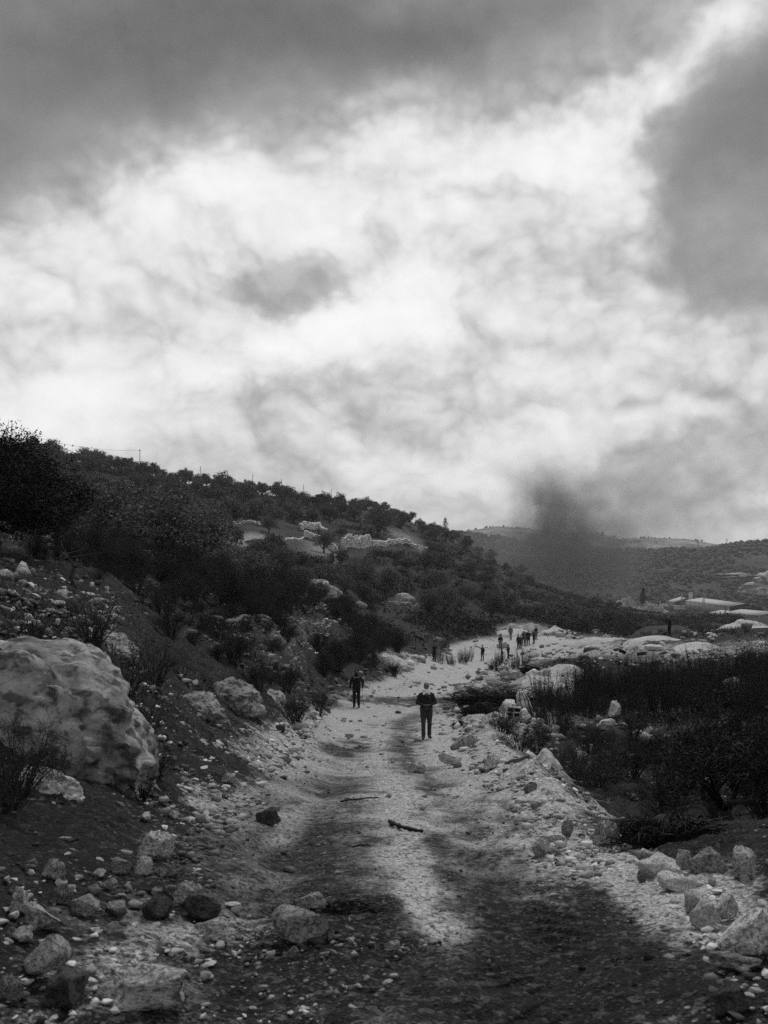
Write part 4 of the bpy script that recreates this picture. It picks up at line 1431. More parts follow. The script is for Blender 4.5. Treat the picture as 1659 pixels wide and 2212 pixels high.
mound(1160, 1275, 1434, 62, 4.5, 'chalk', 'smooth white chalk mound nearest the road beyond the black brush', 1, skew=.1)
mound(1110, 1190, 1459, 57, 3.5, 'chalk', 'low white mound joined to the smooth chalk mound', 21, rough=.14)
mound(1240, 1390, 1376, 88, 7, 'chalk', 'long lumpy white heap behind the debris pile', 2, rough=.2)
mound(1290, 1330, 1369, 92, 4, 'dirty_chalk', 'peaked grey white heap on the long lumpy heap', 22, rough=.2)
mound(1350, 1500, 1373, 80, 6, 'chalk', 'white crescent shaped heap in front of the lone figure', 3, rough=.08, skew=-.1)
mound(1355, 1530, 1350, 93, 9, 'dark_spoil', 'large dark gravel mound behind the lone figure', 4, rough=.14)
mound(1380, 1520, 1384, 74.5, 4, 'dark_spoil', 'low dark gravel mound nested among the white heaps', 5, rough=.12)
mound(1420, 1590, 1386, 70, 5, 'chalk', 'broad white heap in the middle of the spoil ground', 6, rough=.07)
mound(1545, 1680, 1337, 98, 9, 'chalk', 'highest white heap in front of the low sheds', 7, rough=.2)
mound(1575, 1720, 1369, 88, 7, 'chalk', 'flat white heap under the highest heap', 8, rough=.12)
mound(1570, 1760, 1392, 72, 6, 'dirty_chalk', 'dirty white heap behind the tall weeds at the picture edge', 9, rough=.2)
mound(1325, 1445, 1398, 66, 5, 'dirty_chalk', 'rough heap of building rubble with broken boards', 10, rough=.3)
mound(1060, 1160, 1358, 142, 8, 'chalk', 'white heap right behind the standing group', 11, rough=.1)
mound(1082, 1130, 1346, 152, 8, 'dirty_chalk', 'grey heap topping the white heap behind the group', 12, rough=.1)
mound(1120, 1180, 1345, 156, 8, 'dirty_chalk', 'twin grey heap farther behind the group', 13, rough=.12)
mound(1170, 1245, 1352, 148, 8, 'chalk', 'ragged white heap at the edge of the bushes behind the group', 14, rough=.3)
mound(1318, 1405, 1287, 640, 34, 'dirty_chalk', 'far pale quarry heap beside the lone conifer', 15, rough=.34)
mound(1380, 1440, 1298, 620, 28, 'dirty_chalk', 'small far pale heap in front of the lone conifer', 16, rough=.34)
mound(795, 860, 1412, 78, 4, 'chalk', 'white chalk bank on the inside of the road bend', 17, rough=.15)
mound(1010, 1075, 1474, 60, 2.5, 'chalk', 'low white rubble hump beside the road by the black brush', 18, rough=.3)
mound(1040, 1150, 1520, 46, 3.0, 'chalk', 'white rubble hump under the black brush heap', 19, rough=.3)
mound(1100, 1250, 1615, 22, 2.4, 'chalk', 'chalky hump of spoil at the brink of the verge', 20, rough=.18)

# ------------------------------------------------------------------ brush, sticks and rubbish


def brush_heap(px, py, w, h, n, label, seed, dmin=3.2, r=.012, m='char', name='brush_heap', cat='brushwood', curl=.5, d=None):
    g = np.random.RandomState(seed)
    X, Y, Z = hit(px, py, dmin) if d is None else ((px - CX) / F * d, d, (HY - py) / F * d)
    s = Y / F
    W, Ht = w * s / 2, h * s
    e = empty(name, (X, Y, Z))
    mb, core = MB(), MB()
    for k in range(n):
        u = g.uniform(-1, 1)
        base = np.array([u * W * .8, g.uniform(-.35, .35) * W, g.uniform(0, Ht * .8) * (1 - u * u)])
        a = g.uniform(0, 2 * math.pi)
        L = W * g.uniform(.35, .9)
        tip = base + (math.cos(a) * L, math.sin(a) * L * .6, g.uniform(-.25, .35) * Ht)
        P = wig(base, tip, 6, L * .05, g)
        P[:, 2] += np.sin(np.linspace(0, math.pi, 6)) * L * curl * g.uniform(-.2, .7)
        P[:, 2] = np.maximum(P[:, 2], .01)
        mb.add(*tube(P, np.linspace(r, r * .3, 6) * g.uniform(.5, 1.3), 3, False))
    V, T = ico(4)
    V = V * (1 + .35 * fbm(V[:, 0] * 2 + seed, V[:, 1] * 2, V[:, 2] * 2, 4))[:, None] * (W * .8, W * .4, Ht * .7) + (0, 0, Ht * .12)
    core.add(V, T)
    link('twigs', mb.mesh('twigs'), MAT[m], e)
    link('matted_core', core.mesh('matted_core', True), MAT[m], e)
    return tag(e, label, cat)


brush_heap(1095, 1540, 118, 58, 700, 'largest black heap of charred brush draped over the white rubble', 1, d=43.5, r=.016)
brush_heap(1038, 1518, 120, 26, 400, 'black tail of charred brush stretching towards the road', 2, d=43.5, r=.016)
brush_heap(1036, 1548, 84, 34, 400, 'smaller black brush heap on the rubble edge nearer the road', 3, d=38)
brush_heap(994, 1570, 36, 13, 90, 'small black tuft of burnt brush on the chalky verge', 4, 20)
brush_heap(1460, 1822, 210, 62, 700, 'wide black pile of brushwood beside the roadside boulders', 5, 5, .010)
brush_heap(765, 1972, 130, 14, 130, 'scorched twigs lying on the sooty road', 6, 3.5, .006)
brush_heap(1150, 1452, 66, 18, 120, 'black brush lying among the white blocks by the chalk mound', 7, 45)


def stick(p0, p1, r, label, m='dead_wood', name='stick', lift=.03, bend=.05, n=7, dmin=3.2, z0=0.0, z1=0.0, cat='stick', prop=False):
    g = np.random.RandomState(int(p0[0]))
    A, B = np.array(hit(p0[0], p0[1], dmin)), np.array(hit(p1[0], p1[1], dmin))
    if prop:
        B = np.array([(p1[0] - CX) / F * A[1], A[1] + .05, (HY - p1[1]) / F * A[1]])
    A[2] += lift + z0
    B[2] += lift + z1
    P = wig(A, B, n, bend * .1 * np.linalg.norm(B - A), g)
    L = np.linalg.norm(B - A)
    P[:, 2] += np.sin(np.linspace(0, math.pi, n)) * bend * L * .3
    P[:, 1] += np.sin(np.linspace(0, math.pi, n)) * bend * L
    gx = H(P[:, 0], P[:, 1])
    P[:, 2] = np.maximum(P[:, 2], gx + r)
    q = 24
    P = np.stack([np.interp(np.linspace(0, n - 1, q), np.arange(n), P[:, i]) for i in range(3)], 1)
    V, fs = tube(P - A, np.linspace(r, r * .55, q) * (1 + .06 * g.randn(q)), 9)
    V = V + r * .35 * fbm(V[:, 0] * .5 / r, V[:, 1] * .5 / r, V[:, 2] * .5 / r, 2)[:, None]
    o = link(name, MB().add(V, fs).mesh(name, True), MAT[m], None, tuple(A))
    return tag(o, label, cat)


stick((842, 1781), (912, 1803), .022, 'dark curved stick lying across the pale middle of the road', 'char', bend=-.10)
stick((735, 1737), (818, 1729), .011, 'thin twig lying on the gravel of the road', 'twig', bend=.04)
stick((1160, 1697), (1186, 1700), .012, 'pale straight stick by a grey rock on the verge', 'pale_stone', bend=0)
stick((1084, 1572), (1096, 1552), .05, 'dark stick propped against white rubble', 'char', prop=True, bend=.02, dmin=20)
stick((1180, 1652), (1200, 1640), .05, 'dark post leaning at the brink of the verge', 'char', prop=True, bend=.02, dmin=8)
stick((1092, 1655), (1145, 1640), .035, 'gnarled dead branch beside the pitted boulder', 'dead_wood', bend=.06, prop=True)
stick((1100, 1660), (1130, 1646), .02, 'thin dead twig alongside the gnarled branch', 'dead_wood', bend=.06, prop=True)
rock(1597, 2106, 126, 38, 'grey_stone', 'flat dark rock under the huge fluted boulder')
stick((760, 1838), (800, 1834), .008, 'short black twig on the dark gravel of the road', 'char', bend=.1)
# bare branches below the largest tree
X, Y, Z = at(160, 16.5)
g = np.random.RandomState(5)
mb = MB()
P = np.array([(-.1, 0, -.2), (.02, .05, .15), (-.12, .1, .45), (-.02, .1, .75), (-.2, .2, 1.0), (-.45, .3, 1.15)]) * .62
mb.add(*tube(P, np.linspace(.05, .018, 6), 6))
for k in range(9):
    a = P[g.randint(2, 6)]
    mb.add(*tube(wig(a, a + g.randn(3) * (.35, .2, .2) + (0, 0, .12), 4, .03, g), [.014, .010, .006, .002], 4))
tag(link('dead_shrub', mb.mesh('dead_shrub', True), MAT['bark'], None, (X, Y, Z)), 'twisted bare stem rising under the largest tree', 'shrub')
# boards and a sack on the rubble heap
for i, (px, d, zz, rz, lb) in enumerate([(1345, 64.5, .75, .5, 'dark broken board sticking out of the building rubble'), (1385, 63.8, .6, -.3, 'pale broken board flat on the building rubble')]):
    x = (px - CX) / F * d
    V, q = box(.55, .05, .22)
    o = link('board', MB().add(V, q).mesh('board'), MAT['dead_wood' if i else 'char'], None, (x, d, float(H(x, d)) + zz), (.5, .35 - .5 * i, rz))
    tag(o, lb, 'board')
V, T = ico(4)
V = np.sign(V) * np.abs(V) ** .8 * (1 + .07 * fbm(V[:, 0] * 3, V[:, 1] * 3, V[:, 2] * 3, 3))[:, None]
o = link('sack', MB().add(V, T).mesh('sack', True), MAT['pale_stone'], None, ((1413 - CX) / F * 63.5, 63.5, float(H((1413 - CX) / F * 63.5, 63.5)) + .95), (0, .1, .2), (.62, .4, .22))
tag(o, 'white plump sack on top of the building rubble', 'sack')
# striped sack hanging over the black brush
X, Y, Z = hit(1124, 1542, 30)
e = empty('striped_sack', (X, Y, Z))
V, T = ico(4)
V = V * (.30, .22, .52) + (0, 0, .45)
V[:, 0] += .28 * (1 - V[:, 2])
V += .03 * fbm(V[:, 0] * 5, V[:, 1] * 5, V[:, 2] * 5, 3)[:, None]
link('cloth', MB().add(V, T).mesh('cloth', True), MAT['limestone'], e)
for k in (-.10, .02, .12):
    zz = np.linspace(.05, .92, 9)
    rr = np.sqrt(np.maximum(0, 1 - ((zz - .45) / .52) ** 2))
    P = np.stack([k * rr * 1.6 + .28 * (1 - zz), -.225 * rr * np.sqrt(max(.1, 1 - (k / .3) ** 2)), zz], 1)
    link('stripe', MB().add(*tube(P, .016, 5)).mesh('stripe', True), MAT['char'], e)
tag(e, 'pale sack with dark stripes hanging off the largest brush heap', 'sack')
# hollow block
X, Y, Z = hit(1106, 1552, 20)
e = empty('hollow_block', (X, Y - .35, Z + .28), .15)
mb = MB()
for zz in (-.17, 0, .17):
    mb.add(*box(.52, .2, .035, (0, 0, zz)))
for xx in (-.245, 0, .245):
    for zz in (-.085, .085):
        mb.add(*box(.03, .2, .135, (xx, 0, zz)))
link('shell', mb.mesh('shell'), MAT['pale_stone'], e)
mb = MB()
mb.add(*box(.46, .02, .30, (0, .06, 0)))
link('cell_shade', mb.mesh('cell_shade'), MAT['char'], e)  # black sheet stands in for the shade inside the cells
e.rotation_euler = (.1, .08, .15)
tag(e, 'hollow concrete block with four dark cells set in the white rubble', 'block')
# litter
for px, py, lb in [(805, 1602, 'white scrap of paper lying on the road by the dark patch')]:
    X, Y, Z = hit(px, py, 10)
    V, q = box(.22, .12, .012)
    V[:, 2] += .03 * np.sin(V[:, 0] * 14)
    tag(link('paper_scrap', MB().add(V, q).mesh('paper_scrap'), MAT['pale_stone'], None, (X, Y, Z + .03), (0, .05, .2)), lb, 'litter')
# small leafy plant by the rock face
X, Y, Z = hit(300, 1735, 5)
g = np.random.RandomState(15)
sb, lb_ = MB(), MB()
for k in range(7):
    tip = np.array([g.uniform(-.13, .13), g.uniform(-.1, .1), g.uniform(.10, .24)])
    P = wig((0, 0, -.02), tip, 4, .01, g)
    sb.add(*tube(P, [.004, .003, .003, .002], 4))
    C = P[0] + (P[-1] - P[0]) * g.uniform(.3, 1.05, 16)[:, None] + g.randn(16, 3) * .014
    lb_.add(*leaf_quads(C, .030, .008, g, .5))
e = empty('leafy_plant', (X, Y, Z))
link('stems', sb.mesh('stems'), MAT['twig'], e)
link('leaves', lb_.mesh('leaves'), MAT['shrub_leaf'], e)
tag(e, 'small plant with long leaves at the foot of the rock face', 'plant')
# dry bushes beside and on the rock face
for px, py, s, lb in [(40, 1720, .42, 'dry twiggy bush in front of the leaning rock face'), (105, 1700, .30, 'small dry bush at the foot of the leaning rock face'), (20, 1860, .38, 'dark dry bush at the picture edge on the slope'), (300, 1600, .45, 'dark scrub behind the leaning rock face'),
                      (330, 1690, .3, 'small scrub where the rock face meets the road edge'), (260, 1520, .5, 'scrub on the dark bank above the rock face'), (200, 1400, .5, 'thorny scrub on top of the rock hump'), (330, 1480, .55, 'scrub bush beside the square pale rock'), (70, 1420, .42, 'scrub on the upper edge of the leaning rock face')]:
    h_ = hit(px, py, 6.4)
    shrub(TWIGGY, px, h_, s, lb, None, .9)

# ------------------------------------------------------------------ gravel and dry litter: what nobody could count
def b_tone(g, p):
    co = g.n('ShaderNodeTexCoord').outputs['Object']
    n = g.noise(co, 40, 4, .6)
    bump(g, p, n, .5, .01)
    return g.m('MULTIPLY', attr(g, 'tone'), g.m('ADD', .6, g.m('MULTIPLY', n, .8)))


mat('gravel', b_tone, .95, .2)


def stones(name, X, Y, size, tone, g, sink=.2):
    V0, T0 = ico(1)
    n = len(X)
    Z = H(X, Y)
    A = np.sign(V0) * np.abs(V0) ** .75
    A = A[None] * (1 + .24 * g.randn(n, len(V0), 1)) + .24 * g.randn(n, len(V0), 3)
    s = size[:, None] * np.stack([g.uniform(.75, 1.25, n), g.uniform(.75, 1.25, n), g.uniform(.4, .8, n)], 1)
    a = g.uniform(0, 6.28, n)
    ca, sa = np.cos(a)[:, None], np.sin(a)[:, None]
    A = A * s[:, None]
    A = np.stack([A[..., 0] * ca - A[..., 1] * sa, A[..., 0] * sa + A[..., 1] * ca, A[..., 2]], -1)
    A = A + np.stack([X, Y, Z + size * (.5 - sink)], 1)[:, None]
    Tt = (T0[None] + (np.arange(n) * len(V0))[:, None, None]).reshape(-1, 3)
    me = MB().add(A.reshape(-1, 3), Tt).mesh(name)
    at_ = me.attributes.new('tone', 'FLOAT', 'POINT')
    at_.data.foreach_set('value', np.repeat(tone, len(V0)).astype(np.float32))
    o = link(name, me, MAT['gravel'])
    return kind(o, 'stuff')


g = np.random.RandomState(91)
N = 150000
t = g.uniform(-.60, .60, N)
d = np.exp(g.uniform(math.log(3.3), math.log(190), N))
X, Y = t * d, d
Z = H(X, Y)
ch, px, py = chalk_at(X, Y, Z)
so = soot_vignette_at(X, Y, Z)
o, w = road_off(X, Y)
edge = np.exp(-((np.abs(o) - w - .4) / 1.1) ** 2) * (Y < 130)
on = (np.abs(o) < w - .3) & (Y < 130)
near = np.exp(-((Y - 4.0) / 1.6) ** 2) * (X < .35)
bank = (o < -w - .3) & (Y > 6) & (Y < 45)
p = np.clip(.12 + .30 * bank + .45 * ch + .55 * edge + .9 * near, 0, 1) * np.where(on & (Y > 6), .24, .8) * np.where(Y > 95, .4, 1)
clump = fbm(X * .7, Y * .7, 12, 3)
p = p * np.clip(.55 + .9 * clump, .05, 1.3)
keep = g.rand(N) < p
X, Y, ch, so, on = X[keep], Y[keep], ch[keep], so[keep], on[keep]
size = Y * .00112 * np.exp(g.randn(len(X)) * .62) * np.where(on, .72, 1.2)
size = np.minimum(size, Y * .0052)
size = size * np.interp(Y, [3.5, 9], [1.45, 1.0])
size = np.maximum(size, .006)
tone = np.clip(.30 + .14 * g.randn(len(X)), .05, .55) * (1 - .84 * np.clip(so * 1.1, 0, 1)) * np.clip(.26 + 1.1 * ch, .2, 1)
stones('gravel', X, Y, size, tone, g)

# broken rubble trodden into the verges and heaps
g = np.random.RandomState(96)
BASE = [rock_v(300 + i, 2, cuts=14, rough=.06, facet=.52) for i in range(10)]
rb, tn = MB(), []
for poly, n, lo, hi, dm in (([(0, 1900), (120, 1850), (340, 1830), (470, 1900), (560, 2040), (480, 2130), (250, 2212), (0, 2212)], 300, 5, 20, 3.2), ([(1370, 1860), (1500, 1885), (1659, 1900), (1659, 2212), (1560, 2130), (1440, 1970)], 230, 5, 20, 3.2),
                            ([(330, 1740), (430, 1630), (520, 1580), (700, 1550), (640, 1640), (500, 1760), (360, 1840)], 240, 4, 14, 5), ([(960, 1545), (1050, 1500), (1150, 1540), (1190, 1610), (1330, 1770), (1300, 1800), (1150, 1760), (1000, 1630)], 330, 4, 15, 6),
                            ([(0, 1440), (260, 1440), (420, 1460), (520, 1560), (380, 1640), (320, 1760), (0, 1760)], 260, 4, 15, 6.5), ([(560, 2000), (760, 1960), (900, 2060), (760, 2212), (420, 2212), (480, 2090)], 170, 4, 13, 3.2),
                            ([(1040, 1430), (1200, 1396), (1659, 1385), (1659, 1425), (1180, 1450), (1080, 1470)], 260, 4, 10, 40), ([(580, 1300), (760, 1300), (800, 1420), (620, 1420)], 150, 3, 8, 30), ([(0, 1240), (250, 1270), (260, 1400), (0, 1430)], 200, 6, 18, 9)):
    for (X, Y, Z) in scatter(poly, n, .0, (), dm, len(tn) + 5):
        w = 1.7 * (lo + (hi - lo) * g.rand() ** 2.0) * Y / F / 2
        V, T = BASE[g.randint(10)]
        a = g.uniform(0, 6.28)
        sx, sy, sz = w * g.uniform(.8, 1.3), w * g.uniform(.7, 1.1), w * g.uniform(.4, .8)
        V = V * (sx, sy, sz)
        V = np.stack([V[:, 0] * math.cos(a) - V[:, 1] * math.sin(a), V[:, 0] * math.sin(a) + V[:, 1] * math.cos(a), V[:, 2]], 1)
        rb.add(V + (X, Y, Z + sz * .55), T)
        s_ = float(soot_vignette_at(np.array([X]), np.array([Y]), np.array([Z]))[0])
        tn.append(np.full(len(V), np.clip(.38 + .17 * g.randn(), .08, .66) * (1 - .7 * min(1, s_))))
me = rb.mesh('rubble')
at_ = me.attributes.new('tone', 'FLOAT', 'POINT')
at_.data.foreach_set('value', np.concatenate(tn).astype(np.float32))
kind(link('rubble', me, MAT['gravel']), 'stuff')

# dry grass and weeds rooted in the banks
g = np.random.RandomState(92)
N = 42000
t = g.uniform(-.55, .55, N)
d = np.exp(g.uniform(math.log(4.5), math.log(150), N))
X, Y = t * d, d
Z = H(X, Y)
ch, px, py = chalk_at(X, Y, Z)
o, w = road_off(X, Y)
p = np.clip(1 - 2.2 * ch, 0, 1) * sstep(np.abs(o) - w, .2, 1.6) + (Y > 135) * .6
p = p * np.clip(.35 + 1.3 * fbm(X * .5, Y * .5, 15, 3), 0, 1)
keep = g.rand(N) < p
X, Y, Z = X[keep], Y[keep], Z[keep]
n = len(X)
hgt = np.maximum(.06, Y * .010) * g.uniform(.5, 1.5, n)
hgt = np.minimum(hgt, .45)
mb = MB()
for k in range(4):
    dx = g.randn(n, 3) * (.55, .55, 0) * hgt[:, None]
    B = np.stack([X, Y, Z - .01], 1) + g.randn(n, 3) * (.3, .3, 0) * hgt[:, None]
    wv = (g.randn(n, 3) * (1, 1, 0))
    wv = wv / (np.linalg.norm(wv, axis=1)[:, None] + 1e-6) * np.maximum(.004, Y * .0005)[:, None]
    tip = B + dx + np.stack([0 * hgt, 0 * hgt, hgt], 1)
    V = np.stack([B - wv, B + wv, tip], 1).reshape(-1, 3)
    mb.add(V, np.arange(3 * n).reshape(n, 3))
kind(link('dry_grass', mb.mesh('dry_grass'), MAT['weed']), 'stuff')

# low scrub that blackens the hillside between the trees
g = np.random.RandomState(98)
N = 42000
t = g.uniform(-.46, .36, N)
d = np.exp(g.uniform(math.log(75), math.log(620), N))
X, Y = t * d, d
Z = H(X, Y)
ch, px, py = chalk_at(X, Y, Z)
o, w = road_off(X, Y)
free = np.ones(len(X), bool)
for poly, gap in (([(395, 1150), (620, 1140)], 22), ([(400, 1190), (540, 1200)], 16), ([(290, 1215), (400, 1215)], 24), ([(545, 1206), (655, 1160)], 16), ([(655, 1160), (725, 1200)], 20), ([(725, 1190), (724, 1220)], 14), ([(738, 1190), (800, 1180)], 18),
                  ([(800, 1180), (880, 1174), (935, 1206)], 14), ([(375, 1212), (425, 1208)], 10), ([(648, 1146), (704, 1150)], 14), ([(400, 1132), (560, 1134)], 8), ([(640, 1180), (735, 1190)], 22), ([(660, 1300), (760, 1290)], 26), ([(840, 1318), (905, 1310)], 24), ([(640, 1370), (740, 1360)], 36)):
    for (ax, ay), (bx_, by_) in zip(poly[:-1], poly[1:]):
        L2 = (bx_ - ax) ** 2 + (by_ - ay) ** 2
        u = np.clip(((px - ax) * (bx_ - ax) + (py - ay) * (by_ - ay)) / L2, 0, 1)
        dd_ = np.hypot(px - ax - u * (bx_ - ax), py - ay - u * (by_ - ay))
        free &= dd_ > gap
keep = free & ((px < 1380) | (Y > 260)) & (ch < .22) & ((Y > 138) | (np.abs(o) > w + 3)) & (g.rand(N) < np.clip(.55 + .9 * fbm(X / 14, Y / 14, 6, 3), .05, 1)) & ((px < 1180) | (Y > 100))
X, Y, Z = X[keep], Y[keep], Z[keep]
n = len(X)
s = g.uniform(.35, 1.1, n) * np.interp(Y, [75, 300], [.8, 1.6])
mb = MB()
K = 26
C = np.stack([X, Y, Z], 1)[:, None] + g.randn(n, K, 3) * np.stack([s * .55, s * .55, s * .34], 1)[:, None] + np.stack([0 * s, 0 * s, s * .42], 1)[:, None]
L = np.repeat(np.maximum(.09, s * .20), K)
V, q = leaf_quads(C.reshape(-1, 3), 1.0, .5, g)
ctr = np.repeat(C.reshape(-1, 3), 4, 0)
V = ctr + (V - ctr) * np.repeat(L, 4)[:, None]
mb.add(V, q)
kind(link('hillside_scrub', mb.mesh('hillside_scrub'), MAT['shrub_leaf']), 'stuff')

# woods on the far hills: one mass of crowns
g = np.random.RandomState(93)


def far_woods(name, HV, n, rmin, rmax, seed, dens, m='pine_leaf'):
    g = np.random.RandomState(seed)
    V0, T0 = ico(1)
    ns, nd = HV.shape[:2]
    i, j = g.randint(0, ns - 1, n), g.randint(0, int(nd * .62), n)
    a, b = g.rand(n, 1), g.rand(n, 1)
    P = HV[i, j] * (1 - a) * (1 - b) + HV[i + 1, j] * a * (1 - b) + HV[i, j + 1] * (1 - a) * b + HV[i + 1, j + 1] * a * b
    k = g.rand(n) < np.clip(dens + .9 * fbm(P[:, 0] / 60, P[:, 1] / 60, seed, 4), .03, 1)
    P = P[k]
    n = len(P)
    A = V0[None] * (1 + .3 * g.randn(n, 12, 1))
    s = g.uniform(rmin, rmax, n)
    A = A * np.stack([s, s, s * .85], 1)[:, None] + (P + np.stack([0 * s, 0 * s, s * .5], 1))[:, None]
    T = (T0[None] + (np.arange(n) * 12)[:, None, None]).reshape(-1, 3)
    kind(link(name, MB().add(A.reshape(-1, 3), T).mesh(name), MAT[m]), 'stuff')


far_woods('far_woods', WV, 30000, 2.0, 4.4, 94, .6)
far_woods('far_scrub', BV, 9000, 2.0, 4.5, 95, .12)

# ------------------------------------------------------------------ the works in the valley
mat('pale_metal', b_flat(.30, .12, .6, 0), .7, .3)
mat('wall_metal', b_flat(.26, .15, .5, 0), .7, .3)
mat('dark_metal', b_flat(.05, .2, .5, 0), .7, .3)
mat('concrete', b_flat(.42, .2, .4, 0), .9, .2)
mat('white_wall', b_flat(.55, .12, .4, 0), .9, .2)


def quad_slab(mb, A, B, C, D, th=.25):
    """a slab with thickness from four corners (top face)"""
    P = np.array([A, B, C, D], float)
    V = np.concatenate([P, P - (0, 0, th)])
    mb.add(V, np.array([(0, 1, 2, 3), (7, 6, 5, 4), (0, 4, 5, 1), (1, 5, 6, 2), (2, 6, 7, 3), (3, 7, 4, 0)]))


def hall(P0, along, across, L, W, eave, apex, rise, label, name='warehouse', open_gable=True, nbay=9, group=None, wallm='wall_metal'):
    """gabled hall: P0 near corner, along = direction of the long wall, across = direction of the gable"""
    u, v = np.array(along, float), np.array(across, float)
    u /= np.linalg.norm(u)
    v /= np.linalg.norm(v)
    e = empty(name, tuple(P0))
    tag(e, label, 'warehouse', group)

    def pt(a, b, z):
        q = u * a + v * b
        return (q[0], q[1], z + rise * a / L)
    rf = MB()
    o = .5
    quad_slab(rf, pt(-o, -o, eave), pt(-o, W / 2, apex), pt(L + o, W / 2, apex), pt(L + o, -o, eave), .22)
    link('roof', rf.mesh('roof'), MAT['pale_metal'], e)
    rf = MB()
    quad_slab(rf, pt(-o, W / 2, apex), pt(-o, W + o, eave), pt(L + o, W + o, eave), pt(L + o, W / 2, apex), .22)
    link('roof', rf.mesh('roof'), MAT['pale_metal'], e)
    w, w2 = MB(), MB()
    # back wall, far gable and long walls as panels set behind posts
    for b in (0.12, W - .12):
        P = [pt(0, b, -2), pt(L, b, -2), pt(L, b, eave - .25), pt(0, b, eave - .25)]
        V = np.array(P + [tuple(np.array(p) + np.append(v * .15, 0)) for p in P])
        (w if b < 1 else w2).add(V, np.array([(0, 1, 2, 3), (7, 6, 5, 4), (0, 4, 5, 1), (1, 5, 6, 2), (2, 6, 7, 3), (3, 7, 4, 0)]))
    P = [pt(L - .2, 0.1, -2), pt(L - .2, W - .1, -2), pt(L - .2, W - .1, eave - .3), pt(L - .2, W / 2, apex - .35), pt(L - .2, .1, eave - .3)]
    V = np.array(P + [tuple(np.array(p) + np.append(u * .15, 0)) for p in P])
    w2.add(V, [np.array([(0, 1, 2, 3, 4)]), np.array([(9, 8, 7, 6, 5)])])
    if open_gable:  # added black panel: the darkness of the interior is put into its colour
        P = [pt(6, .4, -2), pt(6, W - .4, -2), pt(6, W - .4, eave - .6), pt(6, W / 2, apex - .7), pt(6, .4, eave - .6)]
        V = np.array(P + [tuple(np.array(p) + np.append(u * .15, 0)) for p in P])
        w2.add(V, [np.array([(0, 1, 2, 3, 4)]), np.array([(9, 8, 7, 6, 5)])])
    link('shaded_inner_wall', w2.mesh('shaded_inner_wall'), MAT['char'], e)  # near-black colour stands in for the shade inside the hall
    if not open_gable:
        P = [pt(.1, 0.1, -2), pt(.1, W - .1, -2), pt(.1, W - .1, eave - .3), pt(.1, W / 2, apex - .35), pt(.1, .1, eave - .3)]
        V = np.array(P + [tuple(np.array(p) + np.append(u * .15, 0)) for p in P])
        w.add(V, [np.array([(0, 1, 2, 3, 4)]), np.array([(9, 8, 7, 6, 5)])])
    link('wall', w.mesh('wall'), MAT[wallm], e)
    for k in range(nbay + 1):
        a = L * k / nbay
        q = pt(a, -.12, 0)
        V, f = box(.5, .5, eave + 1.7, (q[0], q[1], q[2] + (eave - .3 - 2) / 2))
        link('post', MB().add(V, f).mesh('post'), MAT['concrete'], e)
    if open_gable:
        b0 = MB()
        for b in (.3, W / 2, W - .3):
            q = pt(-.1, b, 0)
            hh = apex if abs(b - W / 2) < 1 else eave
            b0.add(*box(.4, .4, hh + 1.5, (q[0], q[1], q[2] + (hh - .5 - 2) / 2)))
        link('gable_frame', b0.mesh('gable_frame'), MAT['dark_metal'], e)
        tr = MB()
        tr.add(*tube([pt(-.1, 0, eave - .5), pt(-.1, W, eave - .5)], .12, 4))
        for q in range(1, 6):
            b = W * q / 6
            zt = eave + (apex - eave) * (1 - abs(b - W / 2) / (W / 2)) - .35
            tr.add(*tube([pt(-.1, b, eave - .5), pt(-.1, b, zt)], .08, 4))
        link('truss', tr.mesh('truss'), MAT['concrete'], e)
        low = MB()
        q = pt(4, W / 2, 0)
        low.add(*box(W * .8, .4, 1.6, (q[0], q[1], q[2] - 1.0)))
        link('parapet', low.mesh('parapet'), MAT['concrete'], e)
    return e


def wp(px, py, d):
    return np.array([(px - CX) / F * d, d, (HY - py) / F * d])


hall(wp(1574.5, 1324, 750), (-13, 55), (50, 13), 62, 28.5, 4.9, 7.0, 3.2, 'largest hall of the works with a broad pale roof and open dark gable')
hall(wp(1456, 1316, 850), (6, 50), (50, -4), 26, 21, 5.9, 9.4, 1.0, 'small gabled hall behind the lattice masts', open_gable=False, nbay=4, wallm='dark_metal')
hall(wp(1582, 1342, 560), (-8, 30), (30, 6), 22, 15, 3.6, 5.0, .6, 'low pale roofed shed in front of the largest hall', nbay=4)
hall(wp(1640, 1347, 470), (-14, 26), (30, 10), 20, 18, 3.8, 5.4, .8, 'nearest low shed with a ribbed wall at the picture edge', nbay=8, open_gable=False)
# stack of crates, silo, boxes
P = wp(1473, 1317, 835)
e = empty('block_stack', tuple(P))
for a in range(7):
    for b in range(3):
        V, f = box(1.45, 1.2, 1.15, (-5.2 + a * 1.6, 0, .6 + b * 1.25))
        link('block', MB().add(V, f).mesh('block'), MAT['white_wall'], e)
tag(e, 'stack of white stone blocks under the small gabled hall', 'stack')
P = wp(1492, 1316, 838)
e = empty('silo', tuple(P))
link('shell', MB().add(*tube([(0, 0, -1), (0, 0, 13.6)], 1.6, 20)).mesh('shell'), MAT['concrete'], e)
link('cap', MB().add(*tube([(0, 0, 13.62), (0, 0, 14.3)], [1.75, .9], 20)).mesh('cap'), MAT['concrete'], e)
tag(e, 'round concrete silo beside the small gabled hall', 'silo')
P = wp(1434, 1311, 850)
e = empty('site_hut', tuple(P))
link('wall', MB().add(*box(6.2, 4, 2.6, (0, 0, 1.2))).mesh('wall'), MAT['white_wall'], e)
link('roof', MB().add(*box(6.6, 4.4, .25, (0, 0, 2.64))).mesh('roof'), MAT['pale_metal'], e)
tag(e, 'little white flat roofed hut at the end of the works', 'hut')


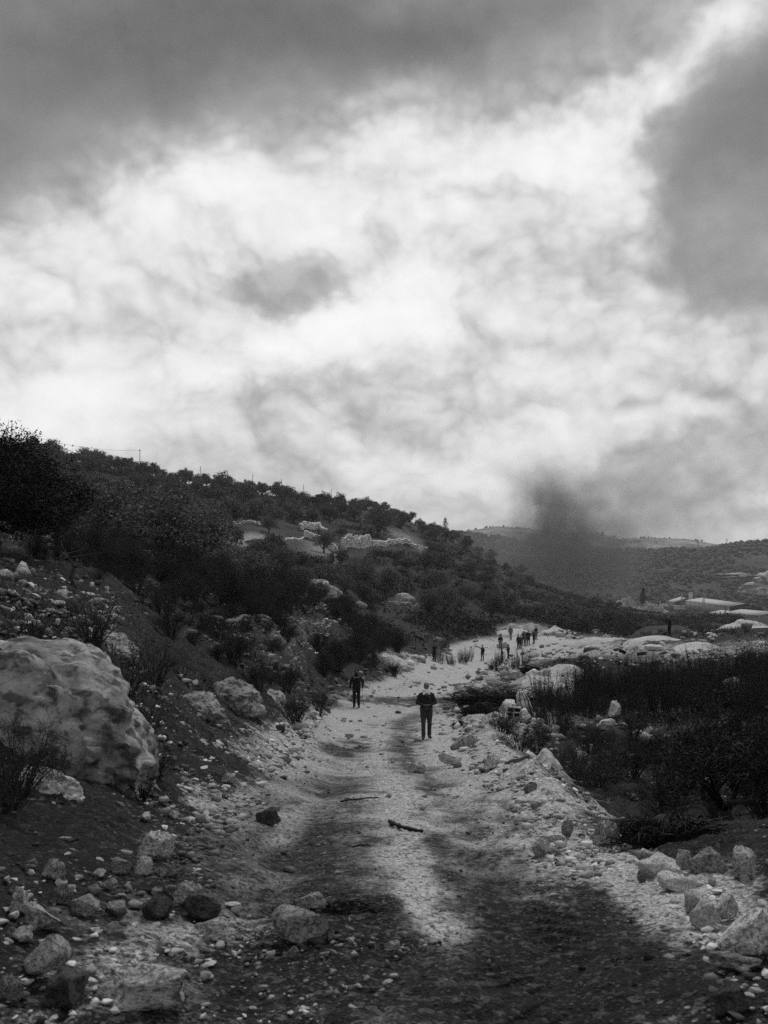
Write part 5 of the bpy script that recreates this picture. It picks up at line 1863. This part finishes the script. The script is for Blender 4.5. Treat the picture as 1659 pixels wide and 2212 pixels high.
def mast(px, ybase, ytop, d, label, arms=1, w=1.3, m='wall_metal', lattice=True):
    P = wp(px, ybase, d)
    ht = (ybase - ytop) / F * d
    e = empty('lattice_mast' if lattice else 'power_pole', tuple(P))
    mb = MB()
    if lattice:
        c = [(-1, -1), (1, -1), (1, 1), (-1, 1)]
        n = 9
        for k in range(4):
            mb.add(*tube([(c[k][0] * w / 2, c[k][1] * w / 2, -2), (c[k][0] * w / 5, c[k][1] * w / 5, ht)], .11, 4))
        for q in range(n):
            z0, z1 = ht * q / n, ht * (q + 1) / n
            f0, f1 = w / 2 + (w / 5 - w / 2) * q / n, w / 2 + (w / 5 - w / 2) * (q + 1) / n
            for k in range(4):
                a, b = c[k], c[(k + 1) % 4]
                mb.add(*tube([(a[0] * f0, a[1] * f0, z0), (b[0] * f1, b[1] * f1, z1)], .06, 3))
    else:
        mb.add(*tube([(0, 0, -3), (0, 0, ht)], [.16, .11], 6))
    link('tower' if lattice else 'shaft', mb.mesh('tower'), MAT[m], e)
    for q in range(arms):
        z = ht - .4 - q * 1.6
        ar = MB()
        ar.add(*tube([(-w * 1.1, 0, z), (w * 1.1, 0, z)], .10, 4))
        link('crossarm', ar.mesh('crossarm'), MAT[m], e)
        for s in (-1, 1):
            link('insulator', MB().add(*tube([(s * w, 0, z), (s * w, 0, z + .5)], .12, 5)).mesh('insulator'), MAT['white_wall'], e)
    tag(e, label, 'mast' if lattice else 'pole')
    return e


mast(1473, 1318, 1280, 790, 'lattice power mast in front of the small gabled hall', 2, 1.8)
mast(1520, 1333, 1280, 690, 'lattice power mast in front of the largest hall', 2, 1.8)
mast(1570, 1180, 1164, 1500, 'lattice pylon on the far hilltop skyline', 1, 2.6, 'dark_metal')
mast(1630, 1178, 1163, 1500, 'thin pole on the far hilltop beyond the pylon', 1, .8, 'dark_metal', False)
mast(1508, 1188, 1168, 1500, 'pylon on the far hill nearest the smoke', 1, 2.6, 'dark_metal')
g = np.random.RandomState(3)
for j, (px, yb, yt) in enumerate([(1546, 1338, 1322), (1556, 1340, 1321), (1567, 1341, 1311), (1578, 1342, 1318), (1588, 1342, 1315), (1607, 1340, 1316)]):
    d = 520 + 8 * j
    P = wp(px, yb, d)
    o = link('yard_post', MB().add(*tube([(0, 0, -3), (0, 0, (yb - yt) / F * d)], .28, 5)).mesh('yard_post'), MAT['dark_metal'], None, tuple(P))
    tag(o, 'thin dark post standing in the yard before the largest hall', 'post', 'yard posts before the largest hall')
# the quarry face
outcrop(1700, 1258, 250, 92, 1060, 60, 55, [((-.3, -.8, .3), .5), ((-.7, 0, .7), .55)], 'chalk', 'pale quarry cut in the wooded hillside above the works', 0, 5, .4)
outcrop(1580, 1243, 130, 12, 1050, 40, 56, [((-.3, -.8, .3), .5)], 'dirty_chalk', 'thin pale ledge running out from the quarry cut', 0, 4, .5)
# brush between the spoil heaps and the works
k = 0
for h in scatter([(1400, 1340), (1440, 1338), (1560, 1346), (1659, 1350), (1720, 1350), (1720, 1366), (1420, 1366)], 26, lambda h: 3.0 + h[1] * .012, (), 210, seed=31):
    olive(FAR_OLIVE, k, h, random.uniform(.35, .65) * (.6 if (h[0] / h[1] > .33) else 1.0), 'bushy dark tree between the spoil heaps and the works', 'bushy trees before the works', random.uniform(.7, 1.0))
    k += 1

# ------------------------------------------------------------------ poles and wire on the crest
tops = []
for j, (px, yt, lb) in enumerate([(-110, 935, 'power pole on the crest above the picture edge'), (72, 940, 'tall power pole on the crest beside the largest tree'), (302, 970, 'power pole on the crest where the wire ends'),
                                  (433, 1007, 'bare pole on the crest after the wired pair'), (546, 1024, 'bare pole in the middle of the crest'), (608, 1034, 'bare pole on the crest before the closely set one'),
                                  (656, 1046, 'short bare pole on the crest'), (716, 1056, 'last short pole down the crest')]):
    dd = np.linspace(230, 520, 160)
    hh = H((px - CX) / F * dd, dd)
    d = dd[int(np.argmax(hh / dd))] - 4
    X = (px - CX) / F * d
    zb = float(H(X, d))
    zt = (HY - yt) / F * d
    e = empty('power_pole', (X, d, zb))
    link('shaft', MB().add(*tube([(0, 0, -1), (0, 0, zt - zb)], [.13, .10], 6)).mesh('shaft'), MAT['dark_metal'], e)
    if j < 3:
        link('crossarm', MB().add(*tube([(-.5, 0, zt - zb - .5), (.5, 0, zt - zb - .5)], .06, 4)).mesh('crossarm'), MAT['dark_metal'], e)
        tops.append((X, d, zt - .35))
    tag(e, lb, 'pole')
for i, lb in ((0, 'wire running from the tallest pole out over the picture edge'), (1, 'sagging wire strung between the two tallest poles on the crest')):
    A, B = np.array(tops[i]), np.array(tops[i + 1])
    s = np.linspace(0, 1, 24)[:, None]
    P = A + (B - A) * s
    P[:, 2] -= (4 * s * (1 - s))[:, 0] * 1.6
    tag(link('wire', MB().add(*tube(P - A, .035, 4)).mesh('wire'), MAT['dark_metal'], None, tuple(A)), lb, 'wire')

# ------------------------------------------------------------------ people
for nm, v in (('skin', .17), ('grey_hair', .16), ('dark_hair', .02), ('black_cloth', .012), ('charcoal_cloth', .022), ('denim', .040), ('grey_cloth', .10), ('light_cloth', .26), ('white_cloth', .8), ('shoe', .03), ('white_shoe', .55), ('eye', .015), ('lip', .08)):
    mat(nm, b_flat(v, .25, 22, .4, .01), .85, .2)


def capsule(p0, p1, r0, r1, n=10):
    p0, p1 = np.array(p0, float), np.array(p1, float)
    ax = p1 - p0
    L = np.linalg.norm(ax)
    ax = ax / L if L > 1e-6 else np.array([0, 0, 1.0])
    P, rr = [], []
    for a in (-80, -50, -20):
        P.append(p0 + ax * math.sin(R(a)) * r0)
        rr.append(r0 * math.cos(R(a)))
    for a in (20, 50, 80):
        P.append(p1 + ax * math.sin(R(a)) * r1)
        rr.append(r1 * math.cos(R(a)))
    return tube(P, rr, n)


def ball(c, r):
    V, T = ico(3)
    return V * np.array(r) + np.array(c), T


def chain(mb, pts, rad):
    for i in range(len(pts) - 1):
        mb.add(*capsule(pts[i], pts[i + 1], rad[i], rad[i + 1]))


def soft(name, mb, m, parent, vox, smooth=4):
    o = link(name, mb.mesh(name, True), MAT[m], parent)
    r = o.modifiers.new('union', 'REMESH')
    r.mode = 'VOXEL'
    r.voxel_size = vox
    r.use_smooth_shade = True
    s = o.modifiers.new('smooth', 'SMOOTH')
    s.iterations = smooth
    s.factor = .5
    return o


def hand(mb, w, d, side, nrm, curl=.5, fr=.0085):
    """palm, four unequal bent fingers and a thumb off its side; w wrist, d pointing direction, side towards the thumb, nrm the palm's facing"""
    w, d, side, nrm = (np.array(v, float) for v in (w, d, side, nrm))
    d /= np.linalg.norm(d)
    side = side - d * (side @ d)
    side /= np.linalg.norm(side)
    nrm = np.cross(d, side) * (1 if np.dot(np.cross(d, side), nrm) >= 0 else -1)
    for q in (-.028, -.010, .010, .028):
        mb.add(*capsule(w + side * q * .6, w + d * .085 + side * q, .015, .014, 8))
    for q, L in ((.031, .070), (.011, .080), (-.010, .074), (-.030, .056)):
        a = w + d * .088 + side * q
        b = a + (d * math.cos(curl * .7) + nrm * math.sin(curl * .7)) * L * .5
        c = b + (d * math.cos(curl * 1.9) + nrm * math.sin(curl * 1.9)) * L * .5
        chain(mb, [a, b, c], [fr * 1.1, fr, fr * .85])
    a = w + d * .025 + side * .025
    b = a + (d * .6 + side * .7 + nrm * .3) * .045
    c = b + (d * .9 + nrm * .35 + side * .1) * .034
    chain(mb, [a, b, c], [.013, .011, .009])


def person(loc, ht, yaw, label, arms, legs=((0, 0), (0, 0)), top='black_cloth', pants='black_cloth', shoes='shoe', hair='dark_hair', head=(0, 0), hood=None, scarf=None, mask=None,
           near=False, group=None, bulk=1.0, inner=None, shoe2=None, lean=0.0, cap=None, bag=None):
    """standing or walking figure facing -Y before turning; arms = ((elbow, wrist, hand direction), ...) and legs = ((step forward, knee bend), ...) for its own right (-x) and left (+x)"""
    k = ht / 1.76
    vox = (.008 if near else .0125)
    B, J, T, Sx = MB(), MB(), MB(), []
    hipz = .93
    LN = lambda z: -lean * max(0, z - hipz)
    body = bpy.data.objects.new('person', None)
    feet = []
    for s, (st, kb) in zip((-1, 1), legs):
        hip = np.array([s * .092, 0, hipz - .02])
        kn = np.array([s * .098, -st * .5 - kb * .5, .50 + .02 * abs(st)])
        an = np.array([s * .105, -st + kb * .25, .085 + max(0, kb) * .10])
        toe = an + (s * .03, -.15, -.052)
        chain(B, [hip, kn, an, toe], [.078, .052, .036, .030])
        chain(T, [hip + (0, 0, .03), (hip + kn) / 2, kn, an + (0, .012, .015)], [.112 * bulk, .096 * bulk, .076, .066])
        sh = MB()
        chain(sh, [an + (0, .045, -.042), an + (s * .012, -.06, -.043), toe + (0, -.035, .012)], [.043, .048, .036])
        feet.append(sh)
    T.add(*ball((0, .0, hipz + .03), (.165 * bulk, .125 * bulk, .12)))
    # trunk
    for s in (-1, 1):
        chain(B, [(s * .06, 0, hipz), (s * .065, .0 + LN(1.2), 1.18), (s * .085, LN(1.36), 1.36)], [.095, .085, .085])
    for s in (-1, 1):
        chain(J, [(s * .075 * bulk, .0, hipz - .01), (s * .075 * bulk, LN(1.15), 1.12), (s * .092 * bulk, LN(1.32), 1.30), (s * .09, LN(1.38) + .01, 1.36)], [.108 * bulk, .108 * bulk, .106 * bulk, .085])
    for s in (-1, 1):
        chain(J, [(s * .03, LN(1.45) + .02, 1.455), (s * .165 * (.5 + .5 * bulk), LN(1.4) + .01, 1.375)], [.060, .066])
    nk = np.array([0, LN(1.48) + .01, 1.47])
    hc = np.array([head[0] * .02, LN(1.66) - .02, 1.635])
    chain(B, [nk - (0, 0, .06), nk + (0, -.005, .07)], [.064, .056])
    B.add(*ball(hc + (0, .012, .018), (.080, .098, .104)))
    B.add(*ball(hc + (0, -.022, -.045), (.058, .066, .068)))
    hx = np.array([math.sin(head[0]), -math.cos(head[0]), -head[1]])
    B.add(*ball(hc + hx * .092 + (0, 0, -.012), (.014, .020, .024)))
    for s in (-1, 1):
        B.add(*ball(hc + (s * .078, .015, -.01), (.012, .020, .030)))
    for s, (el, wr, hd) in zip((-1, 1), arms):
        sho = np.array([s * .178 * (.5 + .5 * bulk), LN(1.37), 1.365])
        el, wr = np.array(el, float), np.array(wr, float)
        chain(B, [sho, el, wr], [.050, .040, .027])
        chain(J, [sho, el, wr + (el - wr) * .06], [.067 * bulk, .060 * bulk, .047])
        hand(B, wr, hd, (-s * .4, -.8, .5) if abs(hd[2]) < .7 else (0, -1, 0), (-s, 0, 0) if abs(hd[2]) > .7 else (0, .4, -1), .55, .0085 if near else .011)
    loc = np.array(loc)
    o = soft('person', B, 'skin', None, vox, 2)
    o.location, o.rotation_euler, o.scale = tuple(loc), (0, 0, yaw), (k, k, k)
    tag(o, label, 'person', group)
    soft('jacket', J, top, o, vox * 1.3, 5)
    soft('trousers', T, pants, o, vox * 1.3, 5)
    for i, sh in enumerate(feet):
        soft('shoe', sh, shoes, o, vox, 3)
    if hood:
        hb = MB()
        hb.add(*ball(hc + (0, .030, .022), (.100, .108, .122)))
        hb.add(*capsule(nk + (0, .03, .06), nk + (0, .02, -.01), .085, .105))
        soft('hood', hb, hood, o, vox * 1.3, 4)
    elif cap:
        hb = MB()
        hb.add(*ball(hc + (0, .012, .062), (.088, .105, .070)))
        hb.add(*capsule(hc + (-.04, -.10, .05), hc + (.04, -.10, .05), .025, .025))
        soft('cap', hb, cap, o, vox, 3)
    else:
        hb = MB()
        hb.add(*ball(hc + (0, .030, .050), (.083, .092, .078)))
        hb.add(*ball(hc + (0, .055, .0), (.072, .060, .075)))
        soft('hair', hb, hair, o, vox, 2)
    if mask:
        mk = MB()
        mk.add(*ball(hc + (0, -.012, -.062), (.080, .092, .062)))
        mk.add(*capsule(nk + (0, -.01, .04), nk + (0, -.01, 0), .082, .09))
        soft('face_mask', mk, mask, o, vox, 3)
    if scarf:
        for q, (z, r, th, tl) in enumerate(((1.475, .098, .036, .15), (1.525, .095, .036, -.25), (1.560, .088, .028, .18), (1.435, .098, .030, .0))):
            a = np.linspace(0, 2 * math.pi, 22)
            P = np.stack([np.cos(a) * r, np.sin(a) * r * .95 + nk[1] - .005, z + LN(0) + tl * np.cos(a) * r + .02 * np.sin(a)], 1)
            link('scarf_fold', MB().add(*tube(P, th * (1 + .12 * np.sin(a * 3 + q)), 8)).mesh('scarf_fold', True), MAT[scarf], o)
        ends = MB()
        chain(ends, [(-.05, -.085, 1.46), (-.10, -.11, 1.40)], [.035, .022])
        soft('scarf_end', ends, scarf, o, vox, 2)
    if inner:
        V = np.array([(-.045, -.118, 1.435), (.045, -.118, 1.435), (.004, -.128, 1.30), (-.045, -.09, 1.435), (.045, -.09, 1.435), (.004, -.09, 1.30)])
        link('shirt_front', MB().add(V, [np.array([(0, 2, 1), (3, 4, 5)]), np.array([(0, 1, 4, 3), (1, 2, 5, 4), (2, 0, 3, 5)])]).mesh('shirt_front'), MAT[inner], o)
    if near:
        for s in (-1, 1):
            link('eye', MB().add(*ball(hc + (s * .030, -.078, .012), (.013, .012, .007))).mesh('eye', True), MAT['eye'], o)
            link('eyebrow', MB().add(*capsule(hc + (s * .016, -.088, .032), hc + (s * .046, -.076, .030), .006, .005)).mesh('eyebrow', True), MAT['eye'], o)
        link('mouth', MB().add(*ball(hc + (0, -.084, -.062), (.022, .008, .005))).mesh('mouth', True), MAT['lip'], o)
    if bag:
        bb = MB()
        bb.add(*ball((0, .15, 1.24), (.14, .09, .20)))
        soft('backpack', bb, bag, o, vox * 1.3, 3)
    return o


DOWN = (((-.25, .02, 1.13), (-.27, -.05, .86), (0, -.15, -1)), ((.25, .02, 1.13), (.27, -.05, .86), (0, -.15, -1)))
BELLY = (((-.28, .0, 1.14), (-.115, -.20, 1.08), (1, -.25, .05)), ((.28, .0, 1.14), (.115, -.20, 1.08), (-1, -.25, .05)))
CAMERA = (((-.22, -.20, 1.25), (-.09, -.20, 1.56), (.2, .1, 1)), ((.24, -.20, 1.25), (.10, -.20, 1.56), (-.2, .1, 1)))
POINT = (((-.36, -.08, 1.46), (-.55, -.20, 1.56), (-1, -.3, .5)), ((.24, .03, 1.13), (.22, -.06, .90), (0, -.2, -1)))
HOLD = (((-.25, .0, 1.14), (-.12, -.24, 1.16), (.8, -.6, .1)), ((.25, .0, 1.14), (.12, -.24, 1.16), (-.8, -.6, .1)))


def stand(px, py, hpx, dmin=20):
    X, Y, Z = hit(px, py, dmin)
    return (X, Y, Z), hpx / F * Y


def at_d(px, d):
    return at(px, d)


# the walking man: 1.76 m tall, nearest of all
X, Y, Z = at(921, 30.8)
man = person((X, Y, Z), 1.76, .05, 'walking man with a white scarf, dark jacket and both hands before his belly', BELLY, ((.14, .0), (-.12, .10)), 'charcoal_cloth', 'denim', 'shoe', 'grey_hair', (0, .1), scarf='white_cloth', near=True, inner='grey_cloth', bulk=1.08)
for i in range(4):
    V, q = box(.012, .006, .014)
    link('chest_mark', MB().add(V, q).mesh('chest_mark'), MAT['light_cloth'], man, (.062 + .017 * i, -.131 + .003 * i, 1.318))
X, Y, Z = at(770, 46)
hooded = person((X, Y, Z), 1.78, .08, 'hooded masked figure all in black walking on the inner side of the road',
                (((-.26, .03, 1.15), (-.29, -.03, .90), (0, -.1, -1)), ((.31, .03, 1.16), (.27, -.18, .93), (-.2, -.5, -1))), ((.06, .0), (-.04, .03)), 'black_cloth', 'black_cloth', 'shoe', 'dark_hair', (0, 0), hood='black_cloth', mask='black_cloth', near=True)
# cord hanging from his hand
c = np.array([(.26, -.2, .84), (.30, -.2, .66), (.30, -.22, .45), (.33, -.2, .25), (.36, -.2, .10), (.34, -.2, .015)])
sl = np.linspace(0, 5, 22)
P = np.stack([np.interp(sl, range(6), c[:, i]) for i in range(3)], 1)
V, fs = tube(P, .009, 5)
tag(link('cord', MB().add(V, fs).mesh('cord', True), MAT['black_cloth'], None, (X, Y, Z)), 'thin black cord dangling from the hand of the hooded figure', 'cord')

X, Y, Z = at(938, 96)
person((X, Y, Z), 1.74, 2.6, 'dark figure with white shoes on the grassy bank inside the bend, hands at the face', CAMERA, shoes='white_shoe', top='black_cloth', pants='black_cloth', near=False)
X, Y, Z = at(1042, 112)
person((X, Y, Z), 1.76, -.5, 'dark figure on the far road stretching one arm out', POINT, ((.05, 0), (-.03, .03)), 'black_cloth', 'charcoal_cloth', cap='black_cloth')
X, Y, Z = at(1084, 109)
person((X, Y, Z), 1.64, 1.2, 'hooded figure in pale trousers turning to the tall dark companion', HOLD, ((.10, 0), (-.12, .06)), 'black_cloth', 'light_cloth', hood='charcoal_cloth')
X, Y, Z = at(1098, 110)
person((X, Y, Z), 1.80, -2.2, 'dark figure with a light collar standing legs apart', HOLD, ((.16, 0), (-.16, .0)), 'black_cloth', 'black_cloth', scarf='light_cloth', cap='black_cloth')
GRP = [
    (1081, 121, 1.74, 3.0, 'figure in grey trousers with back turned, apart from the close group', DOWN, 'black_cloth', 'grey_cloth', {}),
    (1103, 130, 1.84, .1, 'striding man in a light shirt before the white heap', DOWN, 'grey_cloth', 'grey_cloth', dict(legs=((.22, 0), (-.10, 0)), bag='black_cloth')),
    (1119.5, 119, 1.72, -.8, 'dark capped figure at the near end of the close group', DOWN, 'black_cloth', 'charcoal_cloth', dict(cap='black_cloth')),
    (1125, 118.5, 1.62, .5, 'short dark figure second in the close group', HOLD, 'charcoal_cloth', 'black_cloth', {}),
    (1131, 122, 1.74, -.3, 'figure with a camera at the face in the middle of the close group', CAMERA, 'charcoal_cloth', 'denim', dict(cap='black_cloth')),
    (1135, 121, 1.70, .6, 'figure in grey trousers hiding behind the big bald man', HOLD, 'grey_cloth', 'grey_cloth', {}),
    (1141.5, 121, 1.86, .1, 'big broad man in a black jacket with hands together in the group', BELLY, 'black_cloth', 'black_cloth', dict(bulk=1.18, hair='skin')),
    (1153, 122, 1.66, -.9, 'figure in dark grey raising a hand at the far end of the group', CAMERA, 'charcoal_cloth', 'charcoal_cloth', {}),
    (1158, 128, 1.76, .4, 'dark haired figure behind the last one of the group', HOLD, 'charcoal_cloth', 'grey_cloth', {}),
]
for px, d, ht, yaw, lb, arms, top, pants, kw in GRP:
    person(at(px, d), ht, yaw, lb, arms, top=top, pants=pants, group='people standing in the road ahead', **kw)
X = (1446 - CX) / F * 84
zz = (HY - 1374) / F * 84
lone = person((X, 84, zz), 1.74, -1.2, 'lone dark figure standing on the white crescent heap', CAMERA, top='black_cloth', pants='black_cloth')

# ------------------------------------------------------------------ smoke and air
def make_smoke():
    x0, x1, y0, y1, z0, z1 = 20.0, 330.0, 420.0, 640.0, -26.0, 150.0
    m = bpy.data.materials.new('smoke')
    m.use_nodes = True
    g = NT(m.node_tree)
    out = g.n('ShaderNodeOutputMaterial')
    v = g.n('ShaderNodeVolumePrincipled')
    g.put(out.inputs['Volume'], v.outputs[0])
    v.inputs['Color'].default_value = (.30, .30, .30, 1)
    v.inputs['Anisotropy'].default_value = .2
    co = g.n('ShaderNodeNewGeometry').outputs['Position']
    n1 = g.noise(co, .016, 4, .55)
    n2 = g.noise(co, .045, 6, .68, .6)
    wx = g.m('MULTIPLY', g.m('SUBTRACT', n1, .5), 110.0)
    wz = g.m('MULTIPLY', g.m('SUBTRACT', n2, .5), 60.0)
    sp = g.n('ShaderNodeSeparateXYZ')
    g.put(sp.inputs[0], co)
    x, y, z = g.m('ADD', sp.outputs[0], wx), sp.outputs[1], g.m('ADD', sp.outputs[2], wz)
    # each puff: centre, radii, density
    D = None
    for cx, cy, cz, rx, ry, rz, a in SMOKE:
        e = None
        for c, s_, r in ((cx, x, rx), (cy, y, ry), (cz, z, rz)):
            q = g.m('DIVIDE', g.m('SUBTRACT', s_, c), r)
            q = g.m('MULTIPLY', q, q)
            e = q if e is None else g.m('ADD', e, q)
        f = g.m('MULTIPLY', g.ss(e, 1.0, .15), a)
        D = f if D is None else g.m('ADD', D, f)
    D = g.m('MULTIPLY', D, g.m('ADD', .12, g.m('MULTIPLY', g.ss(n2, .40, .60), 1.5)))
    # thin out towards the walls of the box
    lim = None
    for s_, a, b in ((sp.outputs[0], x0, x1), (sp.outputs[1], y0, y1), (sp.outputs[2], z0 - 30, z1)):
        q = g.m('MULTIPLY', g.ss(s_, a, a + 18), g.ss(s_, b, b - 18))
        lim = q if lim is None else g.m('MULTIPLY', lim, q)
    g.put(v.inputs['Density'], g.m('MULTIPLY', D, lim))
    m.cycles.volume_step_rate = 1.0
    V, q = box(x1 - x0, y1 - y0, z1 - z0, ((x0 + x1) / 2, (y0 + y1) / 2, (z0 + z1) / 2))
    o = link('smoke', MB().add(V, q).mesh('smoke'), m)
    kind(o, 'stuff')


def sm(px, py, d, rx, ry, rz, a):
    return ((px - CX) / F * d, d, (HY - py) / F * d, rx, ry, rz, a)


SMOKE = [
    sm(1205, 1225, 560, 56, 60, 26, .017), sm(1120, 1190, 540, 50, 60, 18, .009), sm(1315, 1220, 560, 40, 60, 22, .007), sm(1210, 1165, 560, 50, 50, 20, .015), sm(1125, 1152, 560, 24, 30, 12, .012), sm(1280, 1165, 560, 40, 45, 18, .008),
    sm(1195, 1112, 560, 32, 38, 24, .016), sm(1240, 1118, 560, 34, 40, 24, .010), sm(1195, 1070, 560, 26, 34, 22, .011), sm(1240, 1050, 560, 34, 40, 26, .005), sm(1290, 1130, 560, 46, 55, 30, .004), sm(1300, 1040, 560, 70, 60, 44, .0018),
    sm(960, 1180, 500, 50, 55, 20, .004),
]
make_smoke()

hm = bpy.data.materials.new('haze')
hm.use_nodes = True
hg = NT(hm.node_tree)
ho = hg.n('ShaderNodeOutputMaterial')
hv = hg.n('ShaderNodeVolumePrincipled')
hg.put(ho.inputs['Volume'], hv.outputs[0])
hv.inputs['Color'].default_value = (.92, .92, .92, 1)
hv.inputs['Density'].default_value = .00011
hv.inputs['Anisotropy'].default_value = .3
V, q = box(18400, 17400, 330, (0, 5400, 97))
kind(link('haze', MB().add(V, q).mesh('haze'), hm), 'stuff')
